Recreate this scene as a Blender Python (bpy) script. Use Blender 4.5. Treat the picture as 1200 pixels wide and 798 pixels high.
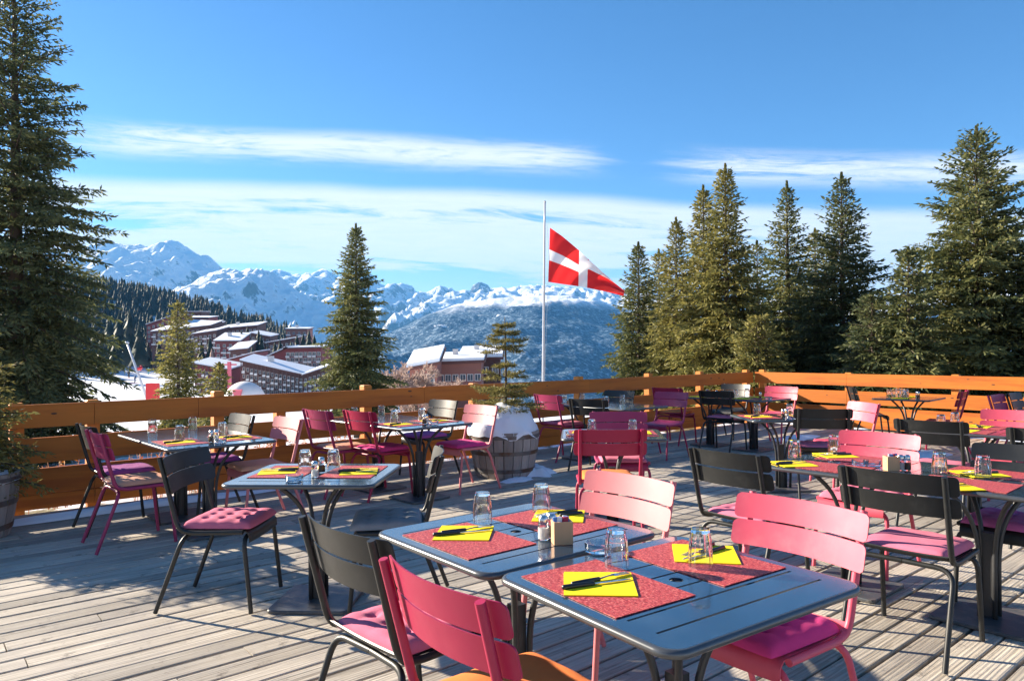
import bpy, bmesh, math, random
import numpy as np
from mathutils import Vector, Matrix, noise

for o in list(bpy.data.objects):
    bpy.data.objects.remove(o)
SC = bpy.context.scene
COL = SC.collection
R = math.radians
rnd = random.Random(7)

# ------------------------------------------------------------------ camera, sky, sun, exposure
F, H, YH, ROLL = 842.6, 1.441, 411.56, -0.008
cam_d = bpy.data.cameras.new('camera')
cam = bpy.data.objects.new('camera', cam_d)
COL.objects.link(cam)
cam_d.sensor_fit = 'HORIZONTAL'
cam_d.sensor_width = 36.0
cam_d.lens = F / 1200 * 36
cam_d.shift_y = (YH - 399) / 1200
cam_d.clip_start = 0.05
cam_d.clip_end = 60000
cam.matrix_world = Matrix.Translation((0, 0, H)) @ Matrix.Rotation(R(90), 4, 'X') @ Matrix.Rotation(ROLL, 4, 'Z')
SC.camera = cam

SUN_AZ = R(-65.0)       # clockwise from +Y
SUN_EL = R(21.5)
SUN_DIR = Vector((math.sin(SUN_AZ) * math.cos(SUN_EL), math.cos(SUN_AZ) * math.cos(SUN_EL), math.sin(SUN_EL)))
sun_d = bpy.data.lights.new('sun', 'SUN')
sun_d.energy = 5.0
sun_d.angle = R(0.5)
sun_d.color = (1.0, 0.88, 0.71)
sun = bpy.data.objects.new('sun', sun_d)
COL.objects.link(sun)
sun.rotation_euler = SUN_DIR.to_track_quat('Z', 'Y').to_euler()
sun.location = (-30, 14, 20)

SC.view_settings.view_transform = 'Standard'
SC.view_settings.look = 'None'
SC.view_settings.gamma = 1.0
SC.view_settings.use_curve_mapping = False
SC.view_settings.exposure = 1.85
SKY_STRENGTH = 0.060


class NT:
    """tiny node-tree writer"""
    def __init__(self, tree):
        self.t = tree
        for n in list(tree.nodes):
            tree.nodes.remove(n)

    def n(self, typ, **kw):
        nd = self.t.nodes.new(typ)
        for k, v in kw.items():
            setattr(nd, k, v)
        return nd

    def l(self, a, b):
        self.t.links.new(a, b)

    def val(self, sock, v):
        if hasattr(v, 'node'):
            self.l(v, sock)
        else:
            sock.default_value = v

    def math(self, op, a, b=0.0, c=0.0, clamp=False):
        nd = self.n('ShaderNodeMath', operation=op, use_clamp=clamp)
        self.val(nd.inputs[0], a)
        self.val(nd.inputs[1], b)
        self.val(nd.inputs[2], c)
        return nd.outputs[0]

    def noise(self, vec, scale=5, detail=4, rough=0.55, dist=0.0):
        nd = self.n('ShaderNodeTexNoise')
        if vec is not None:
            self.l(vec, nd.inputs['Vector'])
        nd.inputs['Scale'].default_value = scale
        nd.inputs['Detail'].default_value = detail
        nd.inputs['Roughness'].default_value = rough
        nd.inputs['Distortion'].default_value = dist
        return nd.outputs['Fac']

    def ramp(self, fac, stops, interp='LINEAR'):
        nd = self.n('ShaderNodeValToRGB')
        cr = nd.color_ramp
        cr.interpolation = interp
        while len(cr.elements) < len(stops):
            cr.elements.new(0.5)
        for e, (p, c) in zip(cr.elements, stops):
            e.position = p
            e.color = c if len(c) == 4 else (*c, 1)
        self.val(nd.inputs[0], fac)
        return nd.outputs[0]

    def mix(self, fac, a, b, blend='MIX'):
        nd = self.n('ShaderNodeMix', data_type='RGBA', blend_type=blend)
        self.val(nd.inputs['Factor'], fac)
        for nm, v in (('A', a), ('B', b)):
            s = [i for i in nd.inputs if i.name == nm and i.type == 'RGBA'][0]
            if hasattr(v, 'node'):
                self.l(v, s)
            else:
                s.default_value = (*v[:3], 1)
        return [o for o in nd.outputs if o.type == 'RGBA'][0]

    def comb(self, x, y, z):
        nd = self.n('ShaderNodeCombineXYZ')
        for i, v in enumerate((x, y, z)):
            self.val(nd.inputs[i], v)
        return nd.outputs[0]

    def smooth(self, v, a, b):
        nd = self.n('ShaderNodeMapRange', interpolation_type='SMOOTHSTEP')
        self.val(nd.inputs[0], v)
        nd.inputs[1].default_value = a
        nd.inputs[2].default_value = b
        return nd.outputs[0]


# ---- world: Nishita sky with streaked high cloud that runs right round the horizon
world = bpy.data.worlds.new('World')
SC.world = world
world.use_nodes = True
w = NT(world.node_tree)
out = w.n('ShaderNodeOutputWorld')
bg = w.n('ShaderNodeBackground')
sky = w.n('ShaderNodeTexSky', sky_type='NISHITA')
sky.sun_disc = False
sky.sun_elevation = SUN_EL
sky.sun_rotation = SUN_AZ
sky.altitude = 1700
sky.air_density = 1.0
sky.dust_density = 0.3
sky.ozone_density = 2.5
tc = w.n('ShaderNodeTexCoord')
sep = w.n('ShaderNodeSeparateXYZ')
w.l(tc.outputs['Generated'], sep.inputs[0])
az = w.math('ARCTAN2', sep.outputs[0], sep.outputs[1])
el = w.math('ARCSINE', sep.outputs[2])
hr_ = w.math('SQRT', w.math('ADD', w.math('MULTIPLY', sep.outputs[0], sep.outputs[0]), w.math('MULTIPLY', sep.outputs[1], sep.outputs[1])))
hx, hy = w.math('DIVIDE', sep.outputs[0], hr_), w.math('DIVIDE', sep.outputs[1], hr_)


def ring(k, z, off=0.0):
    # cloud coordinates: round the horizon (no seam behind the camera) and up the sky
    return w.comb(w.math('MULTIPLY', hx, k), w.math('MULTIPLY', hy, k), w.math('ADD', z, off))


warp = w.noise(ring(1.7, w.math('MULTIPLY', el, 3.4), 3.1), 1.0, 3, 0.5)
elw = w.math('ADD', el, w.math('MULTIPLY', w.math('SUBTRACT', warp, 0.5), 0.045))
bow = w.math('SUBTRACT', w.math('MULTIPLY', w.math('SUBTRACT', 1.0, w.math('COSINE', w.math('MULTIPLY', w.math('ADD', az, 0.22), 2.0))), 0.06), 0.010)
tilt = w.math('ADD', elw, bow)
fine = w.noise(ring(3.2, w.math('MULTIPLY', tilt, 38.0), 0.7), 1.0, 8, 0.64, 0.7)
big = w.noise(ring(1.6, w.math('MULTIPLY', tilt, 13.0), 5.3), 1.0, 3, 0.5)
wisp = w.noise(ring(9.0, w.math('MULTIPLY', tilt, 90.0), 1.9), 1.0, 9, 0.74, 1.4)
# broad sheet low in the sky and a thinner streak above it
lo = w.math('MULTIPLY', w.smooth(tilt, 0.035, 0.11), w.math('SUBTRACT', 1.0, w.smooth(tilt, 0.200, 0.222)))
gap = w.math('MULTIPLY', w.smooth(tilt, 0.232, 0.262), w.math('SUBTRACT', 1.0, w.smooth(tilt, 0.268, 0.292)))
breaks = w.math('ABSOLUTE', w.math('SINE', w.math('MULTIPLY', w.math('SUBTRACT', az, 0.17), 4.0)))
streak = w.math('MULTIPLY', gap, w.smooth(w.math('ADD', breaks, w.math('MULTIPLY', w.math('SUBTRACT', fine, 0.5), 0.9)), 0.05, 0.60))
dens = w.math('ADD', w.math('ADD', w.math('MULTIPLY', fine, 0.75), w.math('MULTIPLY', big, 0.45)), w.math('MULTIPLY', w.math('SUBTRACT', w.smooth(tilt, 0.07, 0.14), 1.0), 0.13))
dens = w.math('ADD', dens, w.math('MULTIPLY', w.math('SUBTRACT', wisp, 0.5), 0.30))
a1 = w.math('MULTIPLY', lo, w.smooth(dens, 0.42, 0.58))
a2 = w.math('MULTIPLY', streak, w.smooth(w.math('ADD', w.math('MULTIPLY', fine, 0.5), w.math('MULTIPLY', wisp, 0.55)), 0.36, 0.60))
alpha = w.math('MAXIMUM', a1, a2, clamp=True)
alpha = w.math('MULTIPLY', alpha, 0.93)
veil = w.math('MULTIPLY', w.math('SUBTRACT', 1.0, w.smooth(el, 0.0, 0.17)), 0.42)
alpha = w.math('MAXIMUM', alpha, veil)
hs = w.n('ShaderNodeHueSaturation')
hs.inputs['Saturation'].default_value = 1.22
hs.inputs['Hue'].default_value = 0.503
hs.inputs['Value'].default_value = 0.95
w.l(sky.outputs[0], hs.inputs['Color'])
CLOUD = 5.4
cloudcol = w.mix(w.smooth(wisp, 0.3, 0.75), (0.92 * CLOUD, 0.95 * CLOUD, 1.0 * CLOUD), (1.04 * CLOUD, 1.03 * CLOUD, 1.0 * CLOUD))
col = w.mix(alpha, hs.outputs[0], cloudcol)
w.l(col, bg.inputs[0])
bg.inputs[1].default_value = SKY_STRENGTH
w.l(bg.outputs[0], out.inputs[0])


# ------------------------------------------------------------------ pixel -> place helpers
def ray(px, py):
    x, y = px - 600, py - YH
    return x + ROLL * y, y - ROLL * x


def G(px, py, z=0.0):
    """point at height z seen at a pixel of the photograph"""
    x, y = ray(px, py)
    r = y / (H - z)
    return Vector((x / r, F / r, z))


def D(px, py, d):
    """point at depth d seen at a pixel"""
    x, y = ray(px, py)
    return Vector((x / F * d, d, H - y / F * d))


# ------------------------------------------------------------------ mesh helpers
class MB:
    def __init__(self):
        self.v, self.f = [], []

    def add(self, vs, fs):
        b = len(self.v)
        self.v += [tuple(p) for p in vs]
        self.f += [tuple(i + b for i in f) for f in fs]
        return self

    def box(self, x0, x1, y0, y1, z0, z1):
        return self.add([(x0, y0, z0), (x1, y0, z0), (x1, y1, z0), (x0, y1, z0),
                         (x0, y0, z1), (x1, y0, z1), (x1, y1, z1), (x0, y1, z1)],
                        [(0, 3, 2, 1), (4, 5, 6, 7), (0, 1, 5, 4), (1, 2, 6, 5), (2, 3, 7, 6), (3, 0, 4, 7)])

    def tube(self, pts, rad, n=8, caps=True, closed=False):
        pts = [Vector(p) for p in pts]
        m = len(pts)
        rads = rad if isinstance(rad, (list, tuple)) else [rad] * m
        rings = []
        up = None
        for i, p in enumerate(pts):
            if closed:
                t = (pts[(i + 1) % m] - pts[i - 1]).normalized()
            else:
                t = (pts[min(i + 1, m - 1)] - pts[max(i - 1, 0)]).normalized()
            if up is None:
                up = t.orthogonal().normalized()
            up = (up - t * up.dot(t)).normalized()
            sd = t.cross(up)
            rings.append([p + (up * math.cos(a) + sd * math.sin(a)) * rads[i]
                          for a in [2 * math.pi * k / n for k in range(n)]])
        vs = [q for rg in rings for q in rg]
        fs = []
        for i in range(m if closed else m - 1):
            for k in range(n):
                a, b = i * n + k, i * n + (k + 1) % n
                j = (i + 1) % m
                fs.append((a, b, j * n + (k + 1) % n, j * n + k))
        if caps and not closed:
            fs.append(tuple(range(n - 1, -1, -1)))
            fs.append(tuple(range((m - 1) * n, m * n)))
        return self.add(vs, fs)

    def lathe(self, prof, n=16, cap=True):
        vs, fs = [], []
        for r, z in prof:
            vs += [(r * math.cos(2 * math.pi * k / n), r * math.sin(2 * math.pi * k / n), z) for k in range(n)]
        for i in range(len(prof) - 1):
            for k in range(n):
                k2 = (k + 1) % n
                fs.append((i * n + k, i * n + k2, (i + 1) * n + k2, (i + 1) * n + k))
        if cap:
            fs.append(tuple(range(n - 1, -1, -1)))
            fs.append(tuple(range((len(prof) - 1) * n, len(prof) * n)))
        return self.add(vs, fs)

    def mesh(self, name, mat=None, smooth=False, angle=None):
        me = bpy.data.meshes.new(name)
        me.from_pydata(self.v, [], self.f)
        me.update()
        if smooth:
            me.polygons.foreach_set('use_smooth', [True] * len(me.polygons))
            if angle is not None:
                me.set_sharp_from_angle(angle=R(angle))
        me.materials.append(mat)
        return me


def smoothpath(pts, rad, seg=4):
    """round the inner corners of a polyline"""
    pts = [Vector(p) for p in pts]
    res = [pts[0]]
    for i in range(1, len(pts) - 1):
        a, b, c = pts[i - 1], pts[i], pts[i + 1]
        r1 = min(rad, (b - a).length * .45)
        r2 = min(rad, (c - b).length * .45)
        p, q = b + (a - b).normalized() * r1, b + (c - b).normalized() * r2
        for k in range(seg + 1):
            t = k / seg
            res.append(p * (1 - t) ** 2 + b * 2 * t * (1 - t) + q * t * t)
    res.append(pts[-1])
    return res


def link(name, me, parent=None, loc=(0, 0, 0), rz=0.0, mat=None, kind=None, rot=None):
    o = bpy.data.objects.new(name, me)
    COL.objects.link(o)
    o.location = loc
    if rot is not None:
        o.rotation_euler = rot
    else:
        o.rotation_euler = (0, 0, rz)
    if parent is not None:
        o.parent = parent
    if mat is not None:
        o.material_slots[0].link = 'OBJECT'
        o.material_slots[0].material = mat
    if kind:
        o['kind'] = kind
    return o


def tag(o, label, cat, group=None):
    o['label'] = label
    o['category'] = cat
    if group:
        o['group'] = group
    return o


def thing(name, label, cat, loc=(0, 0, 0), rz=0.0, group=None):
    o = bpy.data.objects.new(name, None)
    COL.objects.link(o)
    o.empty_display_size = 0.2
    o.location = loc
    o.rotation_euler = (0, 0, rz)
    return tag(o, label, cat, group)


def np_mesh(name, V, Fc, mat, smooth=False):
    """mesh from numpy arrays: V (n,3), Fc (m,k)"""
    me = bpy.data.meshes.new(name)
    n, (m, k) = len(V), Fc.shape
    me.vertices.add(n)
    me.vertices.foreach_set('co', np.asarray(V, np.float32).ravel())
    me.loops.add(m * k)
    me.loops.foreach_set('vertex_index', np.asarray(Fc, np.int32).ravel())
    me.polygons.add(m)
    me.polygons.foreach_set('loop_start', np.arange(0, m * k, k, dtype=np.int32))
    me.polygons.foreach_set('loop_total', np.full(m, k, np.int32))
    if smooth:
        me.polygons.foreach_set('use_smooth', np.ones(m, bool))
    me.update(calc_edges=True)
    me.materials.append(mat)
    return me


# ------------------------------------------------------------------ materials
def mat(name, color, rough=0.5, metal=0.0, spec=0.5, var=0.0, vscale=8.0, bump=0.0, bscale=60.0,
        objvar=0.0, stretch=None, alt=None, altscale=3.0, altlo=0.45, altpos=0.65, coat=0.0, sheen=0.0, trans=0.0, roughvar=0.0):
    m = bpy.data.materials.new(name)
    m.use_nodes = True
    t = NT(m.node_tree)
    o = t.n('ShaderNodeOutputMaterial')
    b = t.n('ShaderNodeBsdfPrincipled')
    t.l(b.outputs[0], o.inputs[0])
    tcn = t.n('ShaderNodeTexCoord')
    vec = tcn.outputs['Object']
    if stretch:
        mp = t.n('ShaderNodeMapping')
        mp.inputs['Scale'].default_value = stretch
        t.l(vec, mp.inputs[0])
        vec = mp.outputs[0]
    c = (*color, 1)
    col = None
    if var or objvar or alt:
        col = t.mix(0.0, color, color)
        if alt:
            f = t.smooth(t.noise(vec, altscale, 6, 0.6), altlo, altpos)
            col = t.mix(f, color, alt)
        if var:
            nz = t.noise(vec, vscale, 6, 0.65)
            f = t.math('ADD', t.math('MULTIPLY', nz, 2 * var), 1 - var)
            col = t.mix(1.0, col, t.comb(f, f, f), 'MULTIPLY')
        if objvar:
            oi = t.n('ShaderNodeObjectInfo')
            f = t.math('ADD', t.math('MULTIPLY', oi.outputs['Random'], 2 * objvar), 1 - objvar)
            col = t.mix(1.0, col, t.comb(f, f, f), 'MULTIPLY')
        t.l(col, b.inputs['Base Color'])
    else:
        b.inputs['Base Color'].default_value = c
    b.inputs['Roughness'].default_value = rough
    if roughvar:
        nr = t.noise(vec, 14.0, 5, 0.6)
        t.l(t.math('ADD', t.math('MULTIPLY', nr, roughvar * 2), rough - roughvar), b.inputs['Roughness'])
    b.inputs['Metallic'].default_value = metal
    b.inputs['Specular IOR Level'].default_value = spec
    b.inputs['Coat Weight'].default_value = coat
    b.inputs['Sheen Weight'].default_value = sheen
    b.inputs['Transmission Weight'].default_value = trans
    if bump:
        bp = t.n('ShaderNodeBump')
        bp.inputs['Strength'].default_value = bump
        bp.inputs['Distance'].default_value = 0.02
        t.l(t.noise(vec, bscale, 5, 0.6), bp.inputs['Height'])
        t.l(bp.outputs[0], b.inputs['Normal'])
    return m


M = {}
M['black'] = mat('black_paint', (0.016, 0.017, 0.017), 0.42, alt=(0.034, 0.034, 0.032), altscale=7, altlo=0.52, altpos=0.8, spec=0.4, var=0.25, vscale=20, roughvar=0.1, bump=0.03, bscale=300)
M['pink'] = mat('fuchsia_paint', (0.63, 0.075, 0.125), 0.50, alt=(0.70, 0.16, 0.19), altscale=5, altlo=0.48, altpos=0.8, spec=0.42, var=0.10, vscale=9, roughvar=0.1, bump=0.02, bscale=300)
M['rose'] = mat('sunlit_pink_paint', (0.62, 0.18, 0.19), 0.52, spec=0.42, var=0.10, vscale=9, roughvar=0.1, bump=0.02, bscale=300)  # pink paint made paler to stand for sun sheen on lit backrests
M['crimson'] = mat('crimson_paint', (0.34, 0.006, 0.050), 0.46, alt=(0.40, 0.02, 0.065), altscale=5, altlo=0.48, altpos=0.8, spec=0.5, var=0.10, vscale=9, roughvar=0.1, bump=0.02, bscale=300)
M['magenta'] = mat('magenta_paint', (0.30, 0.02, 0.085), 0.48, spec=0.5, var=0.10, vscale=9, roughvar=0.1, bump=0.02, bscale=300)
M['tabletop'] = mat('slate_table_paint', (0.014, 0.034, 0.062), 0.17, spec=0.9, coat=0.6, alt=(0.028, 0.052, 0.080), altscale=5, altlo=0.5, altpos=0.75, var=0.25, vscale=6, roughvar=0.10, bump=0.02, bscale=220)
M['rim'] = mat('table_rim_paint', (0.10, 0.105, 0.11), 0.30, metal=0.5, var=0.2, vscale=30)
M['steel_dark'] = mat('dark_pedestal_paint', (0.032, 0.033, 0.035), 0.42, var=0.25, vscale=25)
M['plate'] = mat('base_plate_steel', (0.055, 0.062, 0.07), 0.42, var=0.35, vscale=9, bump=0.05, alt=(0.12, 0.11, 0.10), altscale=12)
M['cush_pink'] = mat('pink_cushion_cloth', (0.62, 0.16, 0.24), 0.9, spec=0.1, var=0.10, vscale=40, bump=0.15, bscale=500, sheen=0.04)
M['cush_magenta'] = mat('magenta_cushion_cloth', (0.64, 0.05, 0.21), 0.9, spec=0.1, var=0.10, vscale=40, bump=0.15, bscale=500, sheen=0.04)
M['cush_lilac'] = mat('mauve_cushion_cloth', (0.50, 0.12, 0.30), 0.9, spec=0.1, var=0.10, vscale=40, bump=0.15, bscale=500, sheen=0.04)
M['cush_orange'] = mat('orange_cushion_cloth', (0.80, 0.21, 0.05), 0.9, spec=0.1, var=0.10, vscale=40, bump=0.15, bscale=500, sheen=0.04)
M['cush_tan'] = mat('tan_cushion_cloth', (0.60, 0.30, 0.20), 0.9, spec=0.1, var=0.10, vscale=40, bump=0.15, bscale=500, sheen=0.04)
M['cush_grey'] = mat('grey_cushion_cloth', (0.24, 0.245, 0.25), 0.9, spec=0.1, var=0.10, vscale=40, bump=0.15, bscale=500, sheen=0.04)
M['cush_purple'] = mat('purple_cushion_cloth', (0.30, 0.075, 0.26), 0.9, spec=0.1, var=0.10, vscale=40, bump=0.15, bscale=500, sheen=0.04)
M['napkin'] = mat('yellow_paper', (0.90, 0.66, 0.012), 0.85, spec=0.2, var=0.04, vscale=30, bump=0.05, bscale=400)
M['cutlery'] = mat('cutlery_steel', (0.62, 0.62, 0.62), 0.22, metal=1.0)
M['handle'] = mat('black_cutlery_handle', (0.02, 0.02, 0.022), 0.35)
M['wood_box'] = mat('light_wood', (0.55, 0.33, 0.17), 0.6, var=0.15, vscale=20, stretch=(1, 1, 0.1))
M['chrome'] = mat('shaker_cap', (0.6, 0.58, 0.55), 0.25, metal=1.0)
M['salt'] = mat('salt_grain', (0.8, 0.79, 0.76), 0.9)
M['pepper'] = mat('pepper_grain', (0.10, 0.07, 0.05), 0.9, var=0.4, vscale=200)
M['sachet_blue'] = mat('blue_sachet_paper', (0.08, 0.22, 0.55), 0.6)
M['sachet_white'] = mat('white_sachet_paper', (0.8, 0.8, 0.82), 0.6)
M['sachet_red'] = mat('red_sachet_paper', (0.5, 0.04, 0.08), 0.6)
M['fence'] = mat('orange_stained_wood', (0.53, 0.150, 0.016), 0.55, spec=0.35, var=0.22, vscale=5, stretch=(0.5, 6, 6), bump=0.12, bscale=20,
                 objvar=0.12, alt=(0.40, 0.10, 0.012), altscale=1.2)
M['post'] = mat('orange_post_wood', (0.58, 0.20, 0.03), 0.55, spec=0.35, var=0.22, vscale=6, stretch=(6, 6, 0.6), bump=0.12, bscale=20, objvar=0.1)
M['knot'] = mat('wood_knot', (0.10, 0.035, 0.012), 0.6)
M['barrel'] = mat('weathered_oak_stave', (0.30, 0.265, 0.24), 0.75, var=0.35, vscale=7, stretch=(5, 5, 0.6), bump=0.25, bscale=25, objvar=0.25)
M['hoop'] = mat('grey_hoop_iron', (0.16, 0.155, 0.155), 0.55, metal=0.6, var=0.3, vscale=12, alt=(0.14, 0.08, 0.05), altscale=5)
M['snow'] = mat('snow', (0.82, 0.84, 0.88), 0.65, spec=0.3, var=0.05, vscale=3, bump=0.25, bscale=9)
M['bark'] = mat('spruce_bark', (0.085, 0.06, 0.045), 0.9, var=0.4, vscale=10, stretch=(4, 4, 0.8), bump=0.5, bscale=18)
M['red_wall'] = mat('red_timber_wall', (0.22, 0.05, 0.05), 0.8, var=0.15, vscale=0.6)
M['brown_wall'] = mat('brown_timber_wall', (0.11, 0.05, 0.042), 0.8, var=0.2, vscale=0.6)
M['chalet_wall'] = mat('chalet_wall', (0.30, 0.12, 0.09), 0.8, var=0.2, vscale=0.6)
M['fascia'] = mat('brown_fascia', (0.13, 0.05, 0.04), 0.8)
M['white_paint'] = mat('white_panel', (0.72, 0.70, 0.68), 0.7)
M['pane'] = mat('window_pane', (0.05, 0.075, 0.10), 0.12, spec=0.7)
M['frame_w'] = mat('pale_window_frame', (0.62, 0.57, 0.54), 0.6)
M['pole'] = mat('white_flagpole_paint', (0.46, 0.48, 0.52), 0.35, var=0.08, vscale=3)
M['skired'] = mat('red_pad_vinyl', (0.62, 0.02, 0.025), 0.5)
M['pinkpanel'] = mat('pink_panel', (0.70, 0.14, 0.18), 0.6)
M['skin'] = mat('skin', (0.55, 0.33, 0.25), 0.6)
M['dirt'] = mat('planter_soil', (0.06, 0.045, 0.035), 0.95, var=0.4, vscale=30, bump=0.6, bscale=40)
M['twig'] = mat('bare_twig', (0.42, 0.29, 0.23), 0.85, var=0.2, vscale=4)


def glass_mat():
    m = bpy.data.materials.new('clear_glass')
    m.use_nodes = True
    t = NT(m.node_tree)
    o = t.n('ShaderNodeOutputMaterial')
    b = t.n('ShaderNodeBsdfPrincipled')
    b.inputs['Base Color'].default_value = (0.93, 0.96, 0.97, 1)
    b.inputs['Roughness'].default_value = 0.03
    b.inputs['Transmission Weight'].default_value = 1.0
    b.inputs['IOR'].default_value = 1.45
    t.l(b.outputs[0], o.inputs[0])
    return m


M['glass'] = glass_mat()


def deck_mat():
    m = bpy.data.materials.new('weathered_deck_wood')
    m.use_nodes = True
    t = NT(m.node_tree)
    o = t.n('ShaderNodeOutputMaterial')
    b = t.n('ShaderNodeBsdfPrincipled')
    t.l(b.outputs[0], o.inputs[0])
    tcn = t.n('ShaderNodeTexCoord')
    oi = t.n('ShaderNodeObjectInfo')
    rn = oi.outputs['Random']
    mp = t.n('ShaderNodeMapping')
    t.l(tcn.outputs['Object'], mp.inputs[0])
    t.l(t.comb(t.math('MULTIPLY', rn, 37.0), t.math('MULTIPLY', rn, 91.0), 0.0), mp.inputs['Location'])
    sp = t.n('ShaderNodeSeparateXYZ')
    t.l(mp.outputs[0], sp.inputs[0])
    grain = t.noise(t.comb(t.math('MULTIPLY', sp.outputs[0], 1.6), t.math('MULTIPLY', sp.outputs[1], 60.0), 0.0), 1.0, 7, 0.65, 0.4)
    blotch = t.noise(mp.outputs[0], 2.2, 5, 0.6)
    base = t.ramp(grain, [(0.28, (0.165, 0.135, 0.105)), (0.46, (0.45, 0.395, 0.32)), (0.72, (0.68, 0.61, 0.515))])
    base = t.mix(t.smooth(blotch, 0.40, 0.75), base, (0.38, 0.34, 0.295))
    stain = t.noise(tcn.outputs['Object'], 9.0, 6, 0.7)
    base = t.mix(t.math('MULTIPLY', t.smooth(stain, 0.56, 0.70), 0.62), base, (0.10, 0.085, 0.07))
    f = t.math('ADD', t.math('MULTIPLY', rn, 0.44), 0.66)
    base = t.mix(1.0, base, t.comb(f, t.math('MULTIPLY', f, 0.995), t.math('MULTIPLY', f, 0.985)), 'MULTIPLY')
    t.l(base, b.inputs['Base Color'])
    b.inputs['Roughness'].default_value = 0.62
    b.inputs['Specular IOR Level'].default_value = 0.35
    # ribbed, weather-raised grain
    wv = t.math('SINE', t.math('MULTIPLY', sp.outputs[1], 330.0))
    hgt = t.math('ADD', t.math('MULTIPLY', grain, 1.2), t.math('MULTIPLY', wv, 0.10))
    bp = t.n('ShaderNodeBump')
    bp.inputs['Strength'].default_value = 0.55
    bp.inputs['Distance'].default_value = 0.008
    t.l(hgt, bp.inputs['Height'])
    t.l(bp.outputs[0], b.inputs['Normal'])
    return m


M['deck'] = deck_mat()


def placemat_mat():
    m = bpy.data.materials.new('red_woven_vinyl')
    m.use_nodes = True
    t = NT(m.node_tree)
    o = t.n('ShaderNodeOutputMaterial')
    b = t.n('ShaderNodeBsdfPrincipled')
    t.l(b.outputs[0], o.inputs[0])
    tcn = t.n('ShaderNodeTexCoord')
    sp = t.n('ShaderNodeSeparateXYZ')
    t.l(tcn.outputs['Object'], sp.inputs[0])
    n1 = t.noise(t.comb(t.math('MULTIPLY', sp.outputs[0], 260.0), t.math('MULTIPLY', sp.outputs[1], 70.0), 0.0), 1.0, 3, 0.6)
    n2 = t.noise(t.comb(t.math('MULTIPLY', sp.outputs[0], 70.0), t.math('MULTIPLY', sp.outputs[1], 260.0), 2.0), 1.0, 3, 0.6)
    mx = t.math('MAXIMUM', n1, n2)
    c = t.ramp(mx, [(0.46, (0.17, 0.008, 0.012)), (0.56, (0.52, 0.05, 0.05)), (0.66, (0.72, 0.24, 0.19))])
    t.l(c, b.inputs['Base Color'])
    b.inputs['Roughness'].default_value = 0.55
    bp = t.n('ShaderNodeBump')
    bp.inputs['Strength'].default_value = 0.4
    bp.inputs['Distance'].default_value = 0.002
    t.l(mx, bp.inputs['Height'])
    t.l(bp.outputs[0], b.inputs['Normal'])
    return m


M['placemat'] = placemat_mat()


def needle_mat(name, dark, light, tip):
    m = bpy.data.materials.new(name)
    m.use_nodes = True
    t = NT(m.node_tree)
    o = t.n('ShaderNodeOutputMaterial')
    b = t.n('ShaderNodeBsdfPrincipled')
    ge = t.n('ShaderNodeNewGeometry')
    tcn = t.n('ShaderNodeTexCoord')
    big = t.noise(tcn.outputs['Object'], 1.3, 3, 0.6)
    f = t.math('ADD', t.math('MULTIPLY', ge.outputs['Random Per Island'], 0.75), t.math('MULTIPLY', t.math('SUBTRACT', big, 0.5), 1.1), clamp=True)
    c = t.ramp(f, [(0.0, dark), (0.6, light), (1.0, tip)])
    t.l(c, b.inputs['Base Color'])
    b.inputs['Roughness'].default_value = 0.6
    b.inputs['Specular IOR Level'].default_value = 0.25
    tr = t.n('ShaderNodeBsdfTranslucent')
    t.l(c, tr.inputs[0])
    ms = t.n('ShaderNodeMixShader')
    ms.inputs[0].default_value = 0.36
    t.l(b.outputs[0], ms.inputs[1])
    t.l(tr.outputs[0], ms.inputs[2])
    t.l(ms.outputs[0], o.inputs[0])
    return m


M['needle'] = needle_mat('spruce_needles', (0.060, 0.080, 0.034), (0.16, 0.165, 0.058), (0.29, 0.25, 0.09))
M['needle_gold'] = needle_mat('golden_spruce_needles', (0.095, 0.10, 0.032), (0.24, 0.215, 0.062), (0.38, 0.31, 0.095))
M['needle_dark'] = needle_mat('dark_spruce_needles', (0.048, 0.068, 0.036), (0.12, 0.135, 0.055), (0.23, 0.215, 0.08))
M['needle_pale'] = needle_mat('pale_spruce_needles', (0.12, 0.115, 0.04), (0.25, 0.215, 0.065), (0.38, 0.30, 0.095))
M['far_needle'] = needle_mat('far_conifer_needles', (0.035, 0.055, 0.042), (0.085, 0.090, 0.070), (0.20, 0.155, 0.125))

# ------------------------------------------------------------------ deck frame of reference
K = Vector((4.86, 14.50, 0))                     # fence corner
AD = R(40.3)
U = Vector((math.cos(AD), math.sin(AD), 0))      # along the boards and the long fence
V = Vector((-math.sin(AD), math.cos(AD), 0))     # outward through the long fence


def deckpt(a, b, z=0.0):
    return K + U * a + V * b + Vector((0, 0, z))


def sstep(x, a, b):
    t = min(1, max(0, (x - a) / (b - a)))
    return t * t * (3 - 2 * t)


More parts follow.
